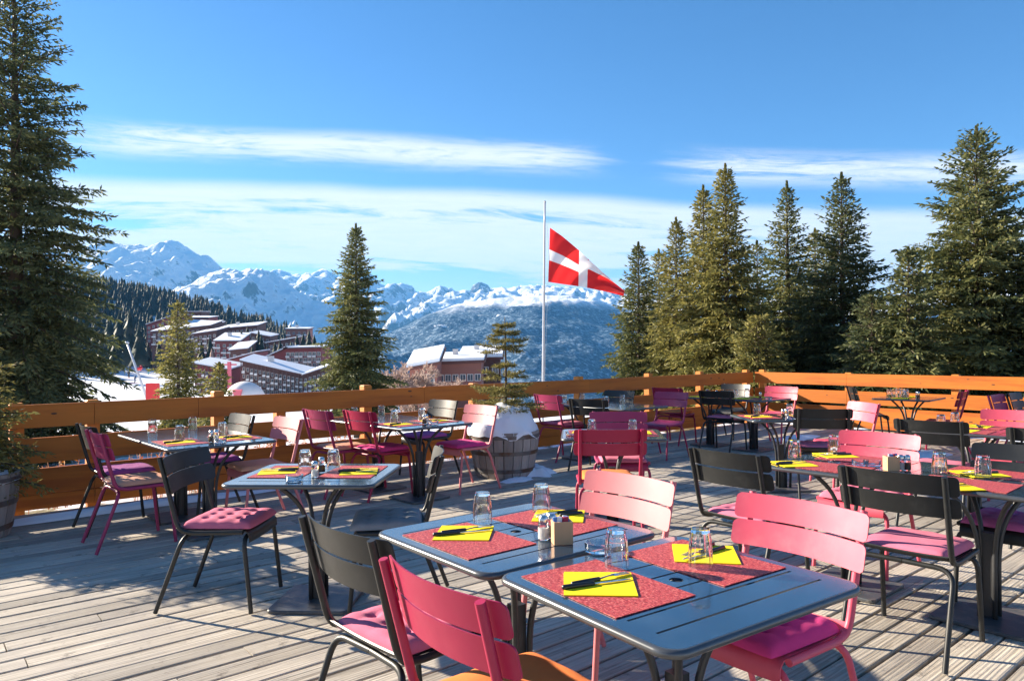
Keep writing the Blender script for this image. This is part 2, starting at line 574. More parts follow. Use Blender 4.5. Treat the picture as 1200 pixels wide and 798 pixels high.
def terrain(X, Y):
    p = Vector((X, Y, 0)) - K
    e = max(p.dot(V), p.dot(U))
    d = math.hypot(X, Y)
    if e < 0:
        z = -0.62 + 0.40 * sstep(e, -0.45, -0.05)
    else:
        z = -0.20 + 0.10 * sstep(e, 0.0, 0.8)
        if e > 0.8:
            z += noise.noise(Vector((X * .25, Y * .25, 1.0))) * 0.25 * sstep(e, 0.8, 4)
    left = sstep(-X / max(d, 1), 0.10, 0.30)
    plateau = -0.9 * sstep(e, 1.0, 8) - 9.2 * sstep(e, 8, 80)
    fall = -0.9 * sstep(e, 1.0, 8) - max(0.0, e - 6) * 0.105 - max(0.0, e - 300) * 0.02
    fall = max(fall, -190 + 0.0 * e)
    plateau -= 170 * sstep(d, 900, 2600)
    g = fall + (plateau - fall) * left
    hill = 78 * sstep((-X - 120) / 330, 0, 1) * sstep(Y, 230, 720) * (1 - sstep(Y, 800, 1500))
    hill += 6 * noise.noise(Vector((X / 90, Y / 90, 4))) * sstep(Y, 200, 400)
    return z + g + hill


# ------------------------------------------------------------------ ground sheet
def build_ground():
    rings = [0.0, 2, 4, 6, 8] + list(np.arange(9, 30, 0.6)) + list(np.geomspace(30, 14000, 90))
    na = 288
    Vv, Ff = [], []
    for i, r in enumerate(rings):
        for k in range(na):
            a = 2 * math.pi * k / na
            X, Y = r * math.sin(a) + 1, r * math.cos(a) + 4
            Vv.append((X, Y, terrain(X, Y)))
    for i in range(len(rings) - 1):
        for k in range(na):
            k2 = (k + 1) % na
            Ff.append((i * na + k, (i + 1) * na + k, (i + 1) * na + k2, i * na + k2))
    m = bpy.data.materials.new('snowy_ground')
    m.use_nodes = True
    t = NT(m.node_tree)
    o = t.n('ShaderNodeOutputMaterial')
    b = t.n('ShaderNodeBsdfPrincipled')
    t.l(b.outputs[0], o.inputs[0])
    tcn = t.n('ShaderNodeTexCoord')
    sp = t.n('ShaderNodeSeparateXYZ')
    t.l(tcn.outputs['Object'], sp.inputs[0])
    n1 = t.noise(tcn.outputs['Object'], 0.9, 6, 0.65)
    n2 = t.noise(tcn.outputs['Object'], 7.0, 5, 0.7)
    near = t.math('SUBTRACT', 1.0, t.smooth(sp.outputs[1], 14.0, 26.0))
    bare = t.math('MULTIPLY', t.smooth(n1, 0.50, 0.58), near)
    grass = t.ramp(n2, [(0.3, (0.06, 0.045, 0.02)), (0.5, (0.15, 0.12, 0.035)), (0.7, (0.20, 0.17, 0.05))])
    c = t.mix(bare, (0.80, 0.82, 0.86), grass)
    t.l(c, b.inputs['Base Color'])
    b.inputs['Roughness'].default_value = 0.7
    bp = t.n('ShaderNodeBump')
    bp.inputs['Strength'].default_value = 0.4
    bp.inputs['Distance'].default_value = 0.05
    t.l(n2, bp.inputs['Height'])
    t.l(bp.outputs[0], b.inputs['Normal'])
    me = np_mesh('ground', np.array(Vv), np.array(Ff), m, True)
    link('ground', me, kind='structure')


build_ground()


# ------------------------------------------------------------------ mountains
def mountain_mat(name, mode):
    m = bpy.data.materials.new(name)
    m.use_nodes = True
    t = NT(m.node_tree)
    o = t.n('ShaderNodeOutputMaterial')
    b = t.n('ShaderNodeBsdfPrincipled')
    t.l(b.outputs[0], o.inputs[0])
    tcn = t.n('ShaderNodeTexCoord')
    ge = t.n('ShaderNodeNewGeometry')
    sp = t.n('ShaderNodeSeparateXYZ')
    t.l(tcn.outputs['Object'], sp.inputs[0])
    sn = t.n('ShaderNodeSeparateXYZ')
    t.l(ge.outputs['Normal'], sn.inputs[0])
    n1 = t.noise(tcn.outputs['Object'], 0.004, 8, 0.65)
    n2 = t.noise(tcn.outputs['Object'], 0.022, 6, 0.65)
    n3 = t.noise(tcn.outputs['Object'], 0.055, 4, 0.7)
    snow = (0.90, 0.91, 0.93)
    rock = t.ramp(n2, [(0.3, (0.07, 0.07, 0.075)), (0.7, (0.17, 0.16, 0.155))])
    steep = t.math('ADD', sn.outputs[2], t.math('MULTIPLY', t.math('SUBTRACT', n2, 0.5), 0.9))
    if mode == 'snow':
        f = t.smooth(steep, 0.42, 0.62)
        c = t.mix(f, rock, snow)
    elif mode == 'mixed':
        f = t.smooth(steep, 0.62, 0.84)
        c = t.mix(f, rock, snow)
    else:
        # conifer forest below the tree line, snow with scattered clearings above
        hazy_wood = t.ramp(n3, [(0.38, (0.012, 0.034, 0.062)), (0.52, (0.040, 0.078, 0.125)), (0.66, (0.34, 0.42, 0.50))])  # blue of distance haze and shade painted into the tree colours
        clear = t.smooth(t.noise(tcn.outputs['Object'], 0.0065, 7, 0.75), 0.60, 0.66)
        c0 = t.mix(clear, hazy_wood, snow)
        hgt = t.math('ADD', sp.outputs[2], t.math('MULTIPLY', t.math('SUBTRACT', n1, 0.5), 170.0))
        f = t.smooth(hgt, 215.0, 285.0)
        hi = t.mix(t.smooth(steep, 0.50, 0.70), rock, snow)
        c = t.mix(f, c0, hi)
    t.l(c, b.inputs['Base Color'])
    b.inputs['Roughness'].default_value = 0.8
    b.inputs['Specular IOR Level'].default_value = 0.1
    bp = t.n('ShaderNodeBump')
    bp.inputs['Strength'].default_value = 1.0
    bp.inputs['Distance'].default_value = 22.0 if mode != 'forest' else 14.0
    t.l(t.math('ADD', n2, t.math('MULTIPLY', n3, 0.6)), bp.inputs['Height'])
    t.l(bp.outputs[0], b.inputs['Normal'])
    return m


def mountain(name, crest, Dc, Dn, Db, base, mode, amp, sx, sy, seed, nx=330, ny=110, shape=1.0):
    cx = [((p - 600) / F * Dc) for p, q in crest]
    cz = []
    for p, q in crest:
        cz.append(D(p, q, Dc).z)
    Xs = np.linspace(cx[0], cx[-1], nx)
    Zc = np.interp(Xs, cx, cz)
    Ys = np.concatenate([np.linspace(Dn, Dc, int(ny * .72)), np.linspace(Dc, Db, ny - int(ny * .72) + 1)[1:]])
    Vv = np.zeros((len(Ys), nx, 3))
    for j, y in enumerate(Ys):
        if y <= Dc:
            t = (y - Dn) / (Dc - Dn)
            f = t ** shape
            g = (1 - t) ** 0.55 * min(1, t * 6)
        else:
            t = (Db - y) / (Db - Dc)
            f = t
            g = (1 - t) ** 0.7 * min(1, t * 6)
        for i, x in enumerate(Xs):
            wv = noise.noise(Vector((x / sx * .5, y / sy * .5, seed + 9)))
            n = noise.ridged_multi_fractal(Vector((x / sx + wv * .6, y / sy + wv * .4, seed)), 0.9, 2.1, 6, 1.0, 1.6) - 1.1
            n2 = noise.fractal(Vector((x / sx * 4, y / sx * 4, seed + 3)), 0.8, 2.1, 5)
            edge = 0.10 * amp * n2
            Vv[j, i] = (x, y, base + (Zc[i] - base) * f + amp * (n * g * 0.55) + edge)
    idx = np.arange(len(Ys) * nx).reshape(len(Ys), nx)
    Fc = np.stack([idx[:-1, :-1], idx[:-1, 1:], idx[1:, 1:], idx[1:, :-1]], -1).reshape(-1, 4)
    me = np_mesh(name, Vv.reshape(-1, 3), Fc, mountain_mat(name + '_surface', mode), True)
    return link(name, me, kind='structure')


mountain('snowy_mountain', [(-420, 345), (-250, 318), (-120, 322), (0, 300), (60, 302), (100, 290), (122, 284), (150, 291), (172, 290), (184, 287),
                            (197, 285), (212, 286), (225, 293), (243, 299), (262, 312), (282, 327), (305, 345), (335, 362), (380, 385), (450, 420)],
         6600, 3000, 9000, -160, 'snow', 560, 900, 1900, 11.0, 420, 120)
mountain('pyramid_mountain', [(90, 400), (150, 372), (185, 352), (212, 338), (236, 328), (256, 319), (272, 315), (290, 319), (308, 316), (322, 322),
                              (345, 337), (370, 351), (400, 362), (425, 372), (450, 384), (480, 398), (520, 420)],
         5200, 3000, 6500, -160, 'snow', 400, 560, 1300, 3.0, 320, 110)
mountain('ridge_mountain', [(200, 350), (260, 335), (300, 324), (328, 317), (345, 321), (360, 323), (385, 318), (402, 323), (430, 322), (452, 334),
                            (470, 332), (488, 343), (505, 342), (521, 336), (535, 341), (551, 341), (563, 341), (576, 340),
                            (590, 337), (600, 339), (618, 335), (636, 334), (660, 337), (684, 336), (705, 343), (740, 340), (790, 345), (900, 352), (1100, 345),
                            (1300, 335), (1500, 345)],
         8600, 4700, 10500, -160, 'mixed', 520, 560, 1000, 21.0, 520, 100)
mountain('forested_mountain', [(395, 428), (430, 408), (455, 392), (478, 380), (508, 367), (540, 357), (575, 351), (610, 347), (640, 345), (670, 347),
                               (700, 354), (735, 364), (780, 375), (900, 380), (1100, 372), (1300, 380)],
         4300, 2100, 5600, -190, 'forest', 150, 620, 900, 5.0, 380, 100, 0.85)


def rock_peak():
    c = D(563, 344, 8500)
    n, vs, fs = 22, [], []
    prof = [(1.0, -60), (.95, 10), (.86, 60), (.62, 95), (.30, 118), (.02, 124)]
    for i, (r_, z) in enumerate(prof):
        for k in range(n):
            a = 2 * math.pi * k / n
            nz = noise.fractal(Vector((math.cos(a) * 1.5, math.sin(a) * 1.5, i * .7)), .8, 2.1, 4)
            rr = 128 * r_ * (1 + .22 * nz)
            vs.append((rr * math.cos(a), rr * math.sin(a), z + 16 * nz * (i > 0)))
    for i in range(len(prof) - 1):
        for k in range(n):
            fs.append((i * n + k, i * n + (k + 1) % n, (i + 1) * n + (k + 1) % n, (i + 1) * n + k))
    m = mat('dark_rock', (0.07, 0.07, 0.08), 0.9, var=0.4, vscale=0.02, alt=(0.6, 0.62, 0.66), altscale=0.012, altlo=0.56, altpos=0.62)
    link('rocky_summit', MB().add(vs, fs).mesh('rocky_summit', m), loc=c, kind='structure')


rock_peak()

# ------------------------------------------------------------------ conifers
def needles_mesh(name, P, Dv, L, W, m, rs):
    """each sprig a slim rhombus with a random roll; P base, Dv unit direction, L length, W half-width"""
    n = len(P)
    rv = rs.normal(size=(n, 3))
    sd = np.cross(Dv, rv)
    sd /= np.linalg.norm(sd, axis=1, keepdims=True) + 1e-9
    a = P
    b = P + Dv * (L * .45)[:, None] + sd * W[:, None]
    c = P + Dv * L[:, None]
    d = P + Dv * (L * .45)[:, None] - sd * W[:, None]
    Vv = np.stack([a, b, c, d], 1).reshape(-1, 3)
    Fc = np.arange(4 * n).reshape(n, 4)
    return np_mesh(name, Vv, Fc, m)


def spruce_data(h, r, z0, seed, nb=300, power=0.8, step=0.085, sprig=0.15, width=0.022, droop=0.35, gap=0.0, lean=0.0):
    rs = np.random.RandomState(seed)
    P, Dv = [], []
    LL = []
    limbs = MB()
    for i in range(nb):
        t = 0.965 * ((i + rs.rand()) / nb) ** 1.12
        z = z0 + (h - z0) * t
        L = r * ((1 - t) ** power) * rs.uniform(0.50, 1.22) + 0.04 + 0.06 * (1 - t)
        if rs.rand() < gap:
            L *= 0.45
        a = i * 2.39996 + rs.uniform(-.5, .5)
        e0 = -0.10 + 0.85 * t ** 1.6 + rs.uniform(-.12, .12)
        dh = np.array([math.cos(a), math.sin(a), 0])
        sd = np.array([-math.sin(a), math.cos(a), 0])
        dr = droop * (1 - t)
        def bp(s):
            return dh * (L * s) + np.array([0, 0, z + L * (e0 * s - dr * s * s + 0.28 * dr * s ** 3)])
        limbs.tube([bp(0.0), bp(.5), bp(.93)], [0.010 + .014 * L * (1 - t), .008 + .006 * L, .004], 3, False)
        m = max(4, int(L / (step * 1.15)))
        for j in range(m):
            s = (j + rs.rand()) / m
            s = 0.10 + 0.90 * s
            p0 = bp(s)
            tang = bp(min(1.02, s + .04)) - bp(s - .04)
            tang /= np.linalg.norm(tang)
            for side in (-1, 1):
                tl = (0.34 * L * (1 - s) ** .8 + 0.10) * rs.uniform(.6, 1.25)
                td = tang * .66 + sd * side * .72 + np.array([0, 0, rs.uniform(-.38, .06)])
                td /= np.linalg.norm(td)
                k = max(1, int(tl / step))
                for q in range(k):
                    pp = p0 + td * (tl * (q + rs.rand() * .6) / k)
                    dd = td + rs.normal(size=3) * .42
                    dd[2] -= .08
                    P.append(pp)
                    Dv.append(dd / np.linalg.norm(dd))
                    LL.append(sprig * rs.uniform(.7, 1.3) * (1 - .45 * t ** 3))
            P.append(p0)
            Dv.append(tang)
            LL.append(sprig * rs.uniform(.9, 1.4) * (1 - .45 * t ** 3))
    for q in range(26):                      # leader
        z = h * (0.955 + 0.042 * q / 26)
        for s in range(3):
            a = rs.uniform(0, 6.28)
            P.append(np.array([0, 0, z]))
            dd = np.array([math.cos(a), math.sin(a), 1.9])
            Dv.append(dd / np.linalg.norm(dd))
            LL.append(sprig * (.75 - .35 * q / 26))
    P, Dv, LL = np.array(P), np.array(Dv), np.array(LL)
    return P, Dv, LL, np.full(len(P), width) * rs.uniform(.7, 1.3, len(P)), limbs, rs


def spruce(name, label, base, h, r, seed, m='needle', group=None, trunk_r=None, z0=0.5, **kw):
    root = thing(name, label, 'tree', base, rnd.uniform(0, 6), group)
    if name == 'spruce_tree':
        kw['nb'] = int(kw.get('nb', 300) * 1.35)
        kw['width'] = kw.get('width', .022) * 0.95
        kw['step'] = kw.get('step', .085) * 0.74
    P, Dv, L, W, limbs, rs = spruce_data(h, r, z0, seed, **kw)
    tr = trunk_r or h * 0.016
    limbs.tube([(0, 0, -0.3), (0, 0, h * .3), (0, 0, h * .7), (0, 0, h)], [tr * 1.15, tr * .8, tr * .38, .006], 9)
    link('trunk', limbs.mesh(name + '_trunk', M['bark'], True), root)
    link('crown', needles_mesh(name + '_crown', P, Dv, L, W, M[m], rs), root)
    return root


def spruce_px(label, px, ytop, d, hw_px, yhw, seed, m='needle', group='spruce trees beyond the fence', h_extra=0.0, power=0.8, **kw):
    """crown half-width hw_px at image row yhw; foot on the terrain"""
    p = D(px, ytop, d)
    zb = terrain(p.x, d) - 0.1
    h = p.z - zb
    t = (D(px, yhw, d).z - zb) / h
    r = hw_px / F * d / max(.2, (1 - t)) ** power
    return spruce('spruce_tree', label, (p.x, d, zb), h, r, seed, m, group, power=power, **kw)


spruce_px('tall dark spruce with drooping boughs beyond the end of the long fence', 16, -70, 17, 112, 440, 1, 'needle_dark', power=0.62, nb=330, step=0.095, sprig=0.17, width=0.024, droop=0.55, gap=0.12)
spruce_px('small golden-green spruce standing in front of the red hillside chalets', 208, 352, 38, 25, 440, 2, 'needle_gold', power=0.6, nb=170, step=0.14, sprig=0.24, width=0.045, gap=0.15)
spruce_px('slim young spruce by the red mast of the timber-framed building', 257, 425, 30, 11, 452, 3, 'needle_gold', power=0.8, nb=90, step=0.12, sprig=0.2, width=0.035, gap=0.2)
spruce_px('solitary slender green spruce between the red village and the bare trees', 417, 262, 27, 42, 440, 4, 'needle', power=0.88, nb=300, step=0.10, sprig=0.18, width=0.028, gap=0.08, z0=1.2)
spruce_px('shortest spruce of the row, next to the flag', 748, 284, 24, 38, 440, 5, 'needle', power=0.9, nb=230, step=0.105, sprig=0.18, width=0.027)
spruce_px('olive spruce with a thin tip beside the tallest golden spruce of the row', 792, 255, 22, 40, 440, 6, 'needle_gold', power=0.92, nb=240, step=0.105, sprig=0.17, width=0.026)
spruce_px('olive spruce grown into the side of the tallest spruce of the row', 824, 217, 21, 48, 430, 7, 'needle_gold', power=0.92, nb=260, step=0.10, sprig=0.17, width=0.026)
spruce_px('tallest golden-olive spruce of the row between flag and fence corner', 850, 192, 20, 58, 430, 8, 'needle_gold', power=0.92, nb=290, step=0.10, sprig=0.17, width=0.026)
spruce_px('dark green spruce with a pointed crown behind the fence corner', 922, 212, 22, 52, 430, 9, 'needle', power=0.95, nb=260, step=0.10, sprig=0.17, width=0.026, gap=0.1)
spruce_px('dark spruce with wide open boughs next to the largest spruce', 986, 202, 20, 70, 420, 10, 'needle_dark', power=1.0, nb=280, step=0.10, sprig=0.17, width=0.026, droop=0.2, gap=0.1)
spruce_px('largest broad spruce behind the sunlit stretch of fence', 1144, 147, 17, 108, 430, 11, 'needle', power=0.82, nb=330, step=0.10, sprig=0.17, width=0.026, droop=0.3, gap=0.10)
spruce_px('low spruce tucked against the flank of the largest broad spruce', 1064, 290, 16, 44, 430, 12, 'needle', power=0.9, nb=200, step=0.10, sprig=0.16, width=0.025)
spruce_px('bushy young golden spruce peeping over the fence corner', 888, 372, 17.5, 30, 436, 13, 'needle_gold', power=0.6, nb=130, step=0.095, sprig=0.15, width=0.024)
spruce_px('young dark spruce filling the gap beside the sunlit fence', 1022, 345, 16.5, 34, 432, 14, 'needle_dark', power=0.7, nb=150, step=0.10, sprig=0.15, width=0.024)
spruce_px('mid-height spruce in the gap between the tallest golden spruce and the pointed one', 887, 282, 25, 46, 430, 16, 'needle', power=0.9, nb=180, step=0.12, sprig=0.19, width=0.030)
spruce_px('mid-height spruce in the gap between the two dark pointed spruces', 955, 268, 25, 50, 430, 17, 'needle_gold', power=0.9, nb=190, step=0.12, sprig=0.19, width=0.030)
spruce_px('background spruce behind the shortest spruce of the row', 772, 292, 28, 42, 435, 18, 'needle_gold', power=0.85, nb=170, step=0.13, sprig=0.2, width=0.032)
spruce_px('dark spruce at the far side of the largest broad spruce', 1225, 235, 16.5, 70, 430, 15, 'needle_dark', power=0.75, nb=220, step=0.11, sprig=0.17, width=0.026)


# --- small far conifers: tiers of jagged skirts
def conifer_arrays(seed, tiers=7, pts=9):
    rs = np.random.RandomState(seed)
    Vv, Fc = [], []
    for k in range(tiers):
        z0 = .06 + .88 * k / tiers
        rr = .20 * (1 - k / tiers) ** .85 + .012
        top = len(Vv)
        Vv.append((0, 0, min(1.0, z0 + .30 * (1 - k / tiers) + .11)))
        n = pts * 2
        for q in range(n):
            a = 2 * math.pi * q / n + rs.uniform(-.1, .1) + k
            rq = rr * (rs.uniform(.8, 1.2) if q % 2 else rs.uniform(.45, .65))
            Vv.append((rq * math.cos(a), rq * math.sin(a), z0 - (0.045 if q % 2 else 0) + rs.uniform(-.02, .02)))
        for q in range(n):
            Fc.append((top, top + 1 + q, top + 1 + (q + 1) % n))
    Vv.append((0, 0, 0))
    return np.array(Vv), np.array(Fc)


PROTO = [conifer_arrays(s) for s in range(6)]
far_meshes = []
for s, (a, b) in enumerate(PROTO):
    far_meshes.append(np_mesh('far_conifer_crown', a, b, M['far_needle']))
far_trunk = MB().tube([(0, 0, -.05), (0, 0, .3)], [.018, .012], 5).mesh('far_conifer_trunk', M['bark'])


def far_tree(label, px, ytop, ybase, d, group, wide=1.0):
    p, q = D(px, ytop, d), D(px, ybase, d)
    zb = min(q.z, p.z - 3)
    h = p.z - zb
    o = thing('conifer_tree', label, 'tree', (p.x, d, zb), rnd.uniform(0, 6), group)
    c = link('crown', rnd.choice(far_meshes), o)
    c.scale = (h * wide, h * wide, h)
    tr = link('trunk', far_trunk, o)
    tr.scale = (h, h, h)
    return o


def forest():
    rs = np.random.RandomState(5)
    Vs, Fs, off = [], [], 0
    n = 0
    while n < 3300:
        y = rs.uniform(330, 860)
        x = rs.uniform(-0.80, -0.20) * y
        if terrain(x, y) < -6.5 + rs.uniform(-2, 2) and y < 640:
            continue
        px = 600 + F * x / y
        z = terrain(x, y)
        py = YH - F * (z - H) / y
        if 165 < px < 350 and y < 470 and px > 165:
            if rs.rand() < .75:
                continue
        a, b = PROTO[rs.randint(6)]
        h = rs.uniform(9, 19)
        an = rs.uniform(0, 6.28)
        c, s = math.cos(an), math.sin(an)
        q = a * h
        q = np.stack([q[:, 0] * c - q[:, 1] * s, q[:, 0] * s + q[:, 1] * c, q[:, 2]], 1) + np.array([x, y, z - .5])
        Vs.append(q)
        Fs.append(b + off)
        off += len(a)
        n += 1
    me = np_mesh('hillside_forest', np.concatenate(Vs), np.concatenate(Fs), M['far_needle'])
    o = link('hillside_forest', me, kind='stuff')
    tag(o, 'dense conifer forest covering the hillside behind the red chalets', 'forest')


forest()
tg = 'conifers among the village buildings'
for lb, items in (('dark conifer beside the red stepped apartment block', [(112, 372, 425, 330), (128, 368, 425, 320), (140, 362, 424, 330), (152, 360, 425, 320), (163, 376, 424, 300), (120, 385, 430, 280), (135, 388, 430, 270)]),
                  ('conifer in front of the red stepped apartment block', [(186, 398, 424, 300), (224, 402, 432, 290), (236, 398, 430, 300), (246, 392, 428, 300)]),
                  ('conifer among the snow-roofed chalets above the timber-framed building', [(283, 385, 412, 330), (290, 380, 412, 340), (300, 394, 418, 290), (306, 390, 418, 290), (322, 398, 422, 280), (328, 396, 420, 290), (348, 390, 420, 300), (355, 388, 420, 300), (362, 384, 418, 320), (368, 390, 420, 290), (296, 402, 420, 270), (313, 404, 424, 262), (341, 398, 424, 262), (286, 398, 416, 300), (303, 384, 412, 345)])):
    for px, yt, yb, d in items:
        far_tree(lb, px, yt, yb + 6, d, tg)
far_tree('bare tan larch in front of the timber-framed building', 248, 407, 432, 230, None).children[0].data = np_mesh('far_conifer_crown', *PROTO[2], M['twig'])

# ------------------------------------------------------------------ village buildings
WIN = {}


def window_meshes():
    f = MB()
    f.box(-.60, .60, -.10, .0, -.70, -.58)
    f.box(-.60, .60, -.10, .0, .58, .70)
    f.box(-.60, -.48, -.10, .0, -.58, .58)
    f.box(.48, .60, -.10, .0, -.58, .58)
    f.box(-.04, .04, -.09, .0, -.58, .58)
    WIN['frame'] = f.mesh('window_frame', M['frame_w'])
    WIN['pane'] = MB().box(-.48, .48, -.05, .0, -.58, .58).mesh('window_pane', M['pane'])
    WIN['balcony'] = MB().box(-.62, .62, -.9, -.82, -.5, .5).box(-.62, .62, -.82, 0.0, -.5, -.42).mesh('balcony', M['white_paint'])


window_meshes()


def building(label, pl, pr, d, ytl, ytr, yb, depth, wall, cols=0, rows=0, rise=2.0, yaw=0.0, over=0.7, balcony=False, snow=0.35, group=None, frame=False):
    a, b = D(pl, ytl, d), D(pr, ytr, d)
    x0 = Vector((a.x, d, 0))
    wd = b.x - a.x
    zb = min(terrain(a.x, d), terrain(b.x, d), D((pl + pr) / 2, yb, d).z) - 1.0
    root = thing('alpine_building', label, 'building', (a.x, d, zb), R(yaw), group)
    hl, hr = a.z - zb, b.z - zb
    # walls: sloped-top prism
    mb = MB()
    mb.add([(0, 0, 0), (wd, 0, 0), (wd, 0, hr), (0, 0, hl), (0, depth, 0), (wd, depth, 0), (wd, depth, hr + rise), (0, depth, hl + rise)],
           [(0, 1, 2, 3), (1, 5, 6, 2), (5, 4, 7, 6), (4, 0, 3, 7), (3, 2, 6, 7)])
    link('wall', mb.mesh('building_wall', M[wall]), root)
    # roof slab and the snow lying on it
    sl = (hr - hl) / wd
    sr = rise / depth
    def slab(o, z0, th):
        q = []
        for x in (-o, wd + o):
            for y in (-o, depth + o):
                z = hl + sl * x + sr * y + z0
                q += [(x, y, z), (x, y, z + th)]
        return MB().add(q, [(0, 4, 6, 2), (1, 3, 7, 5), (0, 1, 5, 4), (2, 6, 7, 3), (0, 2, 3, 1), (4, 5, 7, 6)])
    rf = link('roof', slab(over, 0.02, 0.35).mesh('building_roof', M['fascia']), root)
    link('roof_snow', slab(over - .15, 0.375, snow).mesh('building_roof_snow', M['snow']), rf)
    if label.startswith(('wide', 'small red', 'long timber', 'red house', 'snow-roofed brown', 'chalet gable')):
        cx_, cy_ = wd * .36, depth * .55
        zc = hl + sl * cx_ + sr * cy_
        k_ = .35 if d < 120 else .7
        link('chimney', MB().box(cx_ - k_, cx_ + k_, cy_ - k_, cy_ + k_, zc - .3, zc + .7 + 2.2 * k_).mesh('roof_chimney', M['frame_w']), rf)
    if cols:
        zlow = D((pl + pr) / 2, yb, d).z - zb
        for c in range(cols):
            x = wd * (c + .5) / cols
            top = hl + sl * x - 1.0
            rh = min((top - zlow) / rows, 3.0) if rows else 3
            for r_ in range(rows):
                z = top - rh * (r_ + .5) + .1
                if z < zlow - 1.5:
                    continue
                s = min(1.0, wd / cols / 1.45, rh / 1.6)
                fr = link('window', WIN['frame'], root, (x, -.003, z))
                fr.scale = (s, 1, s)
                link('pane', WIN['pane'], fr, (0, 0.0, 0))
                if balcony and (c + r_) % 3 != 1:
                    bl = link('balcony', WIN['balcony'], root, (x, -.004, z - rh * .42))
                    bl.scale = (wd / cols / 1.3 * .92, 1, min(.75, rh / 3.2))
        if frame:
            for c in range(cols + 1):
                x = wd * c / cols
                link('timber_post', MB().box(-.11, .11, -1.05, -.85, 0.5, hl + sl * x + .05).mesh('timber_post', M['brown_wall']), root, (x, 0, 0))
    return root


building('tall red stepped apartment block with small white windows by the forest', 172, 204, 400, 381, 370, 402, 22, 'red_wall', 6, 4, 1.0)
building('long snow-roofed lower tier in front of the red apartment block', 178, 246, 375, 389, 382, 404, 16, 'brown_wall', 12, 3, 3.0, balcony=True)
building('upper snow-roofed tier behind the red apartment block', 206, 244, 425, 373, 373, 392, 14, 'red_wall', 8, 2, 1.4)
building('middle snow-roofed tier stepping down from the red apartment block', 214, 251, 400, 379, 381, 396, 14, 'brown_wall', 7, 2, 2.0)
building('dark red end wing with a sloping snow roof below the stepped block', 227, 254, 350, 392, 388, 414, 14, 'brown_wall', 5, 4, 2.0, balcony=True)
building('top block with flat roof at the forest edge', 208, 236, 450, 366, 366, 378, 12, 'brown_wall', 5, 1, 0.6)
building('wide snow-roofed chalet standing on the slope between conifers', 256, 301, 370, 386, 382, 402, 14, 'brown_wall', 9, 3, 2.2)
building('small red chalet with a broad tilted snow roof', 252, 281, 320, 400, 400, 420, 12, 'red_wall', 4, 3, 3.4, balcony=True)
building('low hut with a shaded blue snow roof behind the timber-framed building', 270, 290, 280, 411, 409, 424, 9, 'brown_wall', 2, 1, 2.6)
building('narrow dark chalet with shaded snow roof between conifers', 294, 316, 350, 391, 395, 412, 12, 'brown_wall', 4, 3, 1.2, balcony=True)
building('chalet with a roof edge rising towards the white-panelled house', 315, 345, 340, 402, 397, 420, 12, 'brown_wall', 5, 3, 0.9)
building('red house with white panels highest among the conifers', 335, 360, 430, 386, 386, 404, 12, 'chalet_wall', 4, 3, 1.0, balcony=True)
building('plain red gabled hall behind the timber-framed building', 309, 335, 226, 421, 409, 438, 12, 'red_wall', 0, 0, 0.4)
building('flat-topped red hall with balconies behind the timber-framed building', 335, 376, 226, 409, 408, 438, 12, 'red_wall', 8, 4, 0.4, balcony=True)
building('red hall with sloping roof behind the left timber-framed wing', 263, 300, 240, 424, 414, 440, 12, 'red_wall', 0, 0, 0.6)
building('long timber-framed building with white balconies and a sloping snow roof', 284, 356, 200, 424, 440, 470, 10, 'brown_wall', 15, 5, 1.3, balcony=True, frame=True)
building('timber-framed wing whose roof rises away from the long facade', 356.5, 402, 199, 440, 425, 470, 14, 'brown_wall', 9, 5, 1.4, balcony=True, frame=True)
building('lower timber-framed wing with a snowy roof behind the slim young spruce', 228, 268, 212, 427, 434, 466, 12, 'red_wall', 9, 4, 1.2, balcony=True, frame=True)
building('snow-roofed brown chalet near the flagpole with a red wall', 512, 564, 92, 427, 425, 452, 8, 'chalet_wall', 6, 1, 0.8, over=0.5)
building('chalet gable with broad white snow roof behind the planted sapling', 540, 586, 100, 422, 421, 440, 9, 'brown_wall', 4, 1, 1.1, over=0.5, snow=0.5)
building('low snow-capped shed beside the bare trees', 480, 512, 86, 433, 427, 452, 6, 'chalet_wall', 2, 1, 1.5, over=0.5, snow=0.45)

# mast, snow lance, red pad, dome tent
ms = thing('snow_lance', 'tall tilted white snow-making lance on the ski piste', 'snow lance', D(174, 452, 62))
tp = D(149, 402, 62) - D(174, 452, 62)
lm = MB().tube([(0, 0, -1.5), tuple(tp)], [.12, .09], 8).mesh('lance_pole', M['pole'], True)
link('pole', lm, ms)
link('nozzle_head', MB().tube([tuple(tp * .985), tuple(tp * 1.03)], [.17, .15], 8).mesh('lance_head', M['pole'], True), ms)
link('collar', MB().tube([tuple(tp * .38), tuple(tp * .43)], [.2, .2], 8).mesh('lance_collar', M['skired'], True), ms)
p = D(179, 459, 55)
pad = thing('safety_pad', 'bright red safety pad standing at the edge of the piste', 'safety pad', (p.x, p.y, p.z - .9))
link('pad', MB().box(-.42, .42, -.25, .25, .25, 1.55).mesh('pad_body', M['skired']), pad)
link('stake', MB().tube([(0, .0, -1.2), (0, 0, .3)], .06, 8).mesh('pad_stake', M['pole']), pad)
p = D(269, 459, 120)
mast = thing('lift_mast', 'red lift mast in front of the timber-framed building', 'mast', (p.x, p.y, p.z - 3))
link('pole', MB().box(-.25, .25, -.25, .25, -2, 8.0).mesh('mast_pole', M['pinkpanel']), mast)
link('cross_arm', MB().box(-1.2, 1.2, -.12, .12, 7.4, 7.65).mesh('mast_arm', M['pinkpanel']), mast)
p = D(287, 462, 75)
dm = thing('snow_dome_tent', 'white domed tent with a pink panel below the timber-framed building', 'tent', (p.x, p.y, p.z - .8))
